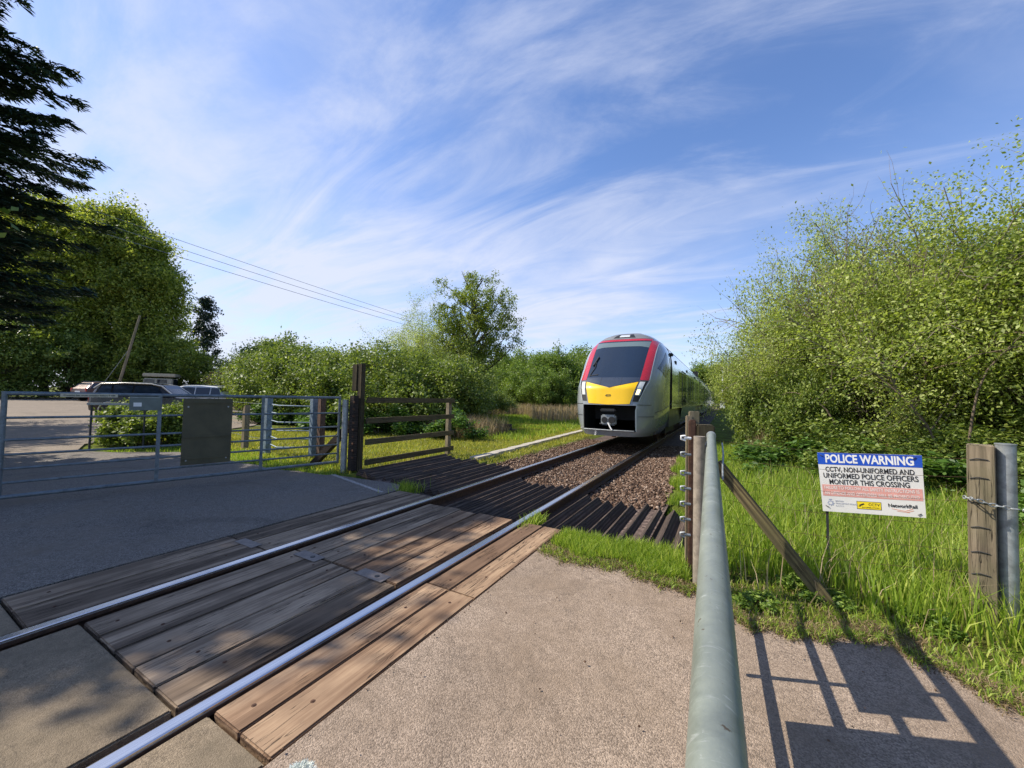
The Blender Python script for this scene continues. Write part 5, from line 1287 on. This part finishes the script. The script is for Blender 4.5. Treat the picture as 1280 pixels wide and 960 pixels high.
# ------------------------------------------------------------------ grass, reeds, stones
def grass(name, label, rng, P, h, w, mat, lean=.35, cat='grass'):
    n = len(P); a = rng.uniform(0, 2 * np.pi, n); hh = h * rng.uniform(.45, 1.25, n); ld = rng.uniform(0, 2 * np.pi, n); lm = hh * rng.uniform(.1, 1, n) * lean
    S_ = np.stack([np.cos(a), np.sin(a), np.zeros(n)], 1) * (w * rng.uniform(.6, 1.3, n))[:, None] * .5
    Lv = np.stack([np.cos(ld) * lm, np.sin(ld) * lm, np.zeros(n)], 1)
    Z1 = np.zeros((n, 3)); Z1[:, 2] = hh * .55; Z2 = np.zeros((n, 3)); Z2[:, 2] = hh * (1 - .25 * (lm / hh))
    V = np.empty((n, 5, 3)); V[:, 0] = P - S_; V[:, 1] = P + S_; V[:, 2] = P + Lv * .35 + Z1 + S_ * .75; V[:, 3] = P + Lv * .35 + Z1 - S_ * .75; V[:, 4] = P + Lv + Z2
    b_ = np.arange(n)[:, None] * 5
    Fc = np.concatenate([b_ + np.array([[0, 1, 2]]), b_ + np.array([[0, 2, 3]]), b_ + np.array([[3, 2, 4]])])
    o = link(name, np_mesh(name, V.reshape(-1, 3), Fc, mat)); return tag(o, label, cat, None, 'stuff')
def pts_in(rng, n, x0, x1, y0, y1, cond=None):
    P = np.stack([rng.uniform(x0, x1, n), rng.uniform(y0, y1, n)], 1)
    if cond is not None: P = P[cond(P[:, 0], P[:, 1])]
    z = ground_h(P[:, 0], P[:, 1]); 
    return np.column_stack([P, np.maximum(z, -.3)])
rg = np.random.default_rng(9)
def patchy(x, y, s, seed):
    return .5 + .5 * np.sin(x * s + 1.3 * np.sin(y * s * .7 + seed)) * np.cos(y * s * 1.1 + seed * 2)
ex = np.array([p[0] for p in edge]); ey = np.array([p[1] for p in edge]); oo = np.argsort(ex)
def edge_y(x): return np.interp(x, ex[oo], ey[oo])
def rightverge(lo, hi):
    return lambda x, y: (y > edge_y(x) + lo) & (y < edge_y(x) + hi) & ((x > -.95) | (y < 4.05)) & (x > -1.5)
grass('tall_grass', 'tall sunlit green grass around the police sign', rg, pts_in(rg, 60000, -.1, 7, 3.2, 10.5, lambda x, y: (y > edge_y(x) + .75 + .2 * np.sin(x * 5)) & (y < 7.2 - .0 * x)), .34, .010, L_GRASS, .6)
grass('tall_grass', 'longer grass reaching back to the nettles', rg, pts_in(rg, 40000, -.3, 9, 6.4, 13, None), .36, .016, L_GRASS, .5)
grass('short_grass', 'short trodden grass edging the pale tarmac on the right', rg, pts_in(rg, 60000, -.1, 7, 1.0, 6, lambda x, y: (y > edge_y(x)) & (y < edge_y(x) + .95) & ((patchy(x, y, 6.5, 5) + .9 * (y - edge_y(x))) > .42)), .075, .007, L_GRASS, .9)
grass('dry_grass', 'dry yellow cut grass along the tarmac edge', rg, pts_in(rg, 60000, -1.5, 7, 1.0, 6, lambda x, y: (y > edge_y(x) - .05) & (y < edge_y(x) + 1.0) & (x > -1.45) & (patchy(x, y, 4.5, 1) + .6 * rg.uniform(size=x.shape) > .55)), .055, .007, L_DRY, 1.9)
def edge_pts(n, s0, s1, x0=-1.54, x1=6.5):
    x = rg.uniform(x0, x1, n); y = edge_y(x) + rg.normal(s0, s1, n) * (.35 + 1.1 * patchy(x, 0 * x, 2.3, 1)) + .03 * np.sin(x * 31)
    return x, y
x_, y_ = edge_pts(26000, .03, .085); P_ = np.column_stack([x_, y_, .004 + rg.uniform(0, .010, len(x_))])
V_, F_ = leaf_arr(rg, P_, .016, up=3.0, aspect=.4)
tag(link('leaf_litter', np_mesh('leaf_litter', V_, F_, mat_leaf('dead_leaf', [(.05, .032, .02), (.12, .075, .04), (.22, .15, .08)], .1))), 'brown dead leaf litter and moss along the tarmac edge', 'leaf litter', None, 'stuff')
grass('verge_grass', 'tufty sunlit grass in front of the right arris guard', rg, pts_in(rg, 17000, -1.50, -.25, 3.4, 4.35, lambda x, y: (y > edge_y(x) + .02 + .16 * patchy(x, y, 11, 6)) & (y < 3.90 + .35 * patchy(x, y, 9, 2))), .14, .008, L_GRASS, .7)
grass('verge_grass', 'sunlit grass between the ballast and the tall timber post', rg, pts_in(rg, 22000, -1.05, .15, 4.0, 11, lambda x, y: (x > -.40 - .10 * (y - 4) + .12 * np.sin(y * 4))), .17, .010, L_GRASS, .6)
grass('meadow_grass', 'sunny short grass between the hedge and the cable trough', rg, pts_in(rg, 90000, -16, -4.3, 4.6, 20, lambda x, y: (y > 4.75) & ((x < -6.1) | (y > 7.3)) & (x < -4.55 - .02 * (y - 7)) & ((x < -5.02 - .058 * (y - 7.6)) | (x > -5.0 - .058 * (y - 7.6)) | (y < 7.5))), .085, .014, L_GRASSY, .9)
grass('meadow_grass', 'longer rough grass towards the reeds', rg, pts_in(rg, 50000, -22, -5.2, 11, 42, lambda x, y: (x < -6.0 - .04 * (y - 11)) & (patchy(x, y, 1.1, 3) > .25)), .22, .03, L_GRASS, .5)
grass('gate_grass', 'short grass under the latch end of the field gate', rg, pts_in(rg, 9000, -13, -6.2, 3.0, 5.2, lambda x, y: y > np.interp(-x, [-p[0] for p in edge2], [p[1] for p in edge2]) + .04 * np.sin(x * 9)), .10, .011, L_GRASS, .7)
grass('deck_weeds', 'small weeds growing against the rail and deck end', rg, np.column_stack([np.concatenate([rg.normal(-1.99, .035, 260), rg.normal(-4.35, .05, 160), rg.normal(-4.5, .1, 200)]), np.concatenate([rg.normal(4.15, .16, 260), rg.normal(4.5, .18, 160), rg.normal(4.65, .05, 200)]), np.full(620, -.12)]), .20, .010, L_GRASS, .7)
grass('reeds', 'pale dry reeds in front of the round willows', rg, pts_in(rg, 26000, -30, -7.5, 22, 46, lambda x, y: (x < -7.5 - .05 * (y - 20)) & (y > 24 + 2.5 * np.sin(x * .8))), .95, .05, L_REED, .3, 'reeds')
grass('seed_stalks', 'pale seed stalks and dead straw standing in the tall grass', rg, pts_in(rg, 2600, .1, 6.5, 3.6, 9.5, lambda x, y: y > edge_y(x) + .35), .42, .006, L_REED, .9, 'grass')
grass('dead_stems', 'pale dead stems under the willow bushes on the right', rg, pts_in(rg, 3500, .6, 3.0, 10.4, 12.2), .9, .016, L_REED, .35, 'dead stems')
grass('dead_stems', 'dead pink brown stems along the foot of the bramble hedge', rg, pts_in(rg, 7000, -15, -7.6, 11.0, 13.6), .75, .018, L_REED, .5, 'dead stems')

x_, y_ = edge_pts(16000, .05, .07)
grass('dry_grass', 'bleached grass hanging over the edge of the pale tarmac', rg, np.column_stack([x_, y_, np.full(len(x_), -.01)]), .05, .006, L_DRY, 2.2)
x_, y_ = edge_pts(9000, .0, .05)
grass('short_grass', 'scattered green blades creeping onto the pale tarmac', rg, np.column_stack([x_, y_, np.zeros(len(x_))]), .045, .006, L_GRASS, 1.6)

def stones(name, label, n, x0, x1, y0, y1, r0, r1, zf, mat, seed, cond=None, cat='ballast'):
    rng = np.random.default_rng(seed); P = np.stack([rng.uniform(x0, x1, n), rng.uniform(y0, y1, n)], 1)
    if cond is not None: P = P[cond(P[:, 0], P[:, 1])]
    n = len(P); cube = np.array([[x, y, z] for x in (-1, 1) for y in (-1, 1) for z in (-1, 1)], float) * .62
    F0 = np.array([(0, 1, 3, 2), (4, 6, 7, 5), (0, 4, 5, 1), (2, 3, 7, 6), (0, 2, 6, 4), (1, 5, 7, 3)])
    V = cube[None] + rng.uniform(-.38, .38, (n, 8, 3)); Q, _ = np.linalg.qr(rng.normal(size=(n, 3, 3)))
    V = np.einsum('nij,nkj->nki', Q, V) * (rng.uniform(r0, r1, n))[:, None, None] * np.array([1, 1, .8])
    V += np.column_stack([P, zf(P[:, 0], P[:, 1]) + rng.uniform(0, .025, n)])[:, None, :]
    Fc = (np.arange(n)[:, None, None] * 8 + F0[None]).reshape(-1, 4)
    return tag(link(name, np_mesh(name, V.reshape(-1, 3), Fc, mat)), label, cat, None, 'stuff')
def mat_stone():
    m, t, b = newmat('ballast_stone'); geo = N(t, 'ShaderNodeNewGeometry')
    c = ramp(t, geo.outputs['Random Per Island'], [(0.0, (0.045, 0.026, 0.017)), (0.4, (0.125, 0.076, 0.05)), (0.8, (0.22, 0.145, 0.10)), (1.0, (0.38, 0.29, 0.22))])
    c = mixc(t, .4, c, ramp(t, noise(t, coords(t), 60, 4), [(.3, .5), (.7, 1.2)]), 'MULTIPLY'); t.links.new(c, b.inputs['Base Color']); setb(b, rough=.9, spec=.2); return m
M_STONE = mat_stone()
px_ = np.array([p[0] for p in prof]); pz_ = np.array([p[1] for p in prof])
stones('ballast', 'brown granite ballast stones between and beside the rails', 34000, -4.75, -.75, 4.3, 14.5, .013, .030, lambda x, y: np.interp(x, px_, pz_), M_STONE, 5,
       lambda x, y: ((x < -3.68) & (y > 7.3)) | ((x > -3.5) & (x < -2.15) & (y > 6.35)) | ((x > -1.98) & (y > 5.95 - .25 * (x + 1.98))))
stones('loose_gravel', 'small loose stones along the deck and tarmac edges', 1500, -1.56, 3, .3, 3.4, .002, .0065, lambda x, y: np.zeros_like(x), M_STONE, 6, lambda x, y: (np.abs(x + 1.535) < .03) | (y > edge_y(x) - .12) & (y < edge_y(x)) | (np.random.default_rng(1).uniform(size=x.shape) < .08), 'gravel')
# pale tuft at the bottom edge
rngt = np.random.default_rng(77); n = 2600
d = rngt.normal(size=(n, 3)); d[:, 2] = np.abs(d[:, 2]); d /= np.linalg.norm(d, axis=1, keepdims=True)
base = d * np.array([.06, .06, .045]) * rngt.uniform(.5, 1, (n, 1)); D_ = d + rngt.normal(size=(n, 3)) * .5
V, Fq = leaf_arr(rngt, base + np.array([0, 0, .004]), .026, aspect=.10, D=D_)
tag(link('fluffy_tuft', np_mesh('fluffy_tuft', V, Fq, mat_plain('white_fluff', (.72, .76, .70), .9, 0, .15, 30)), None, (-1.385, .925, 0)), 'small white fluffy tuft on the tarmac at the bottom edge', 'tuft')
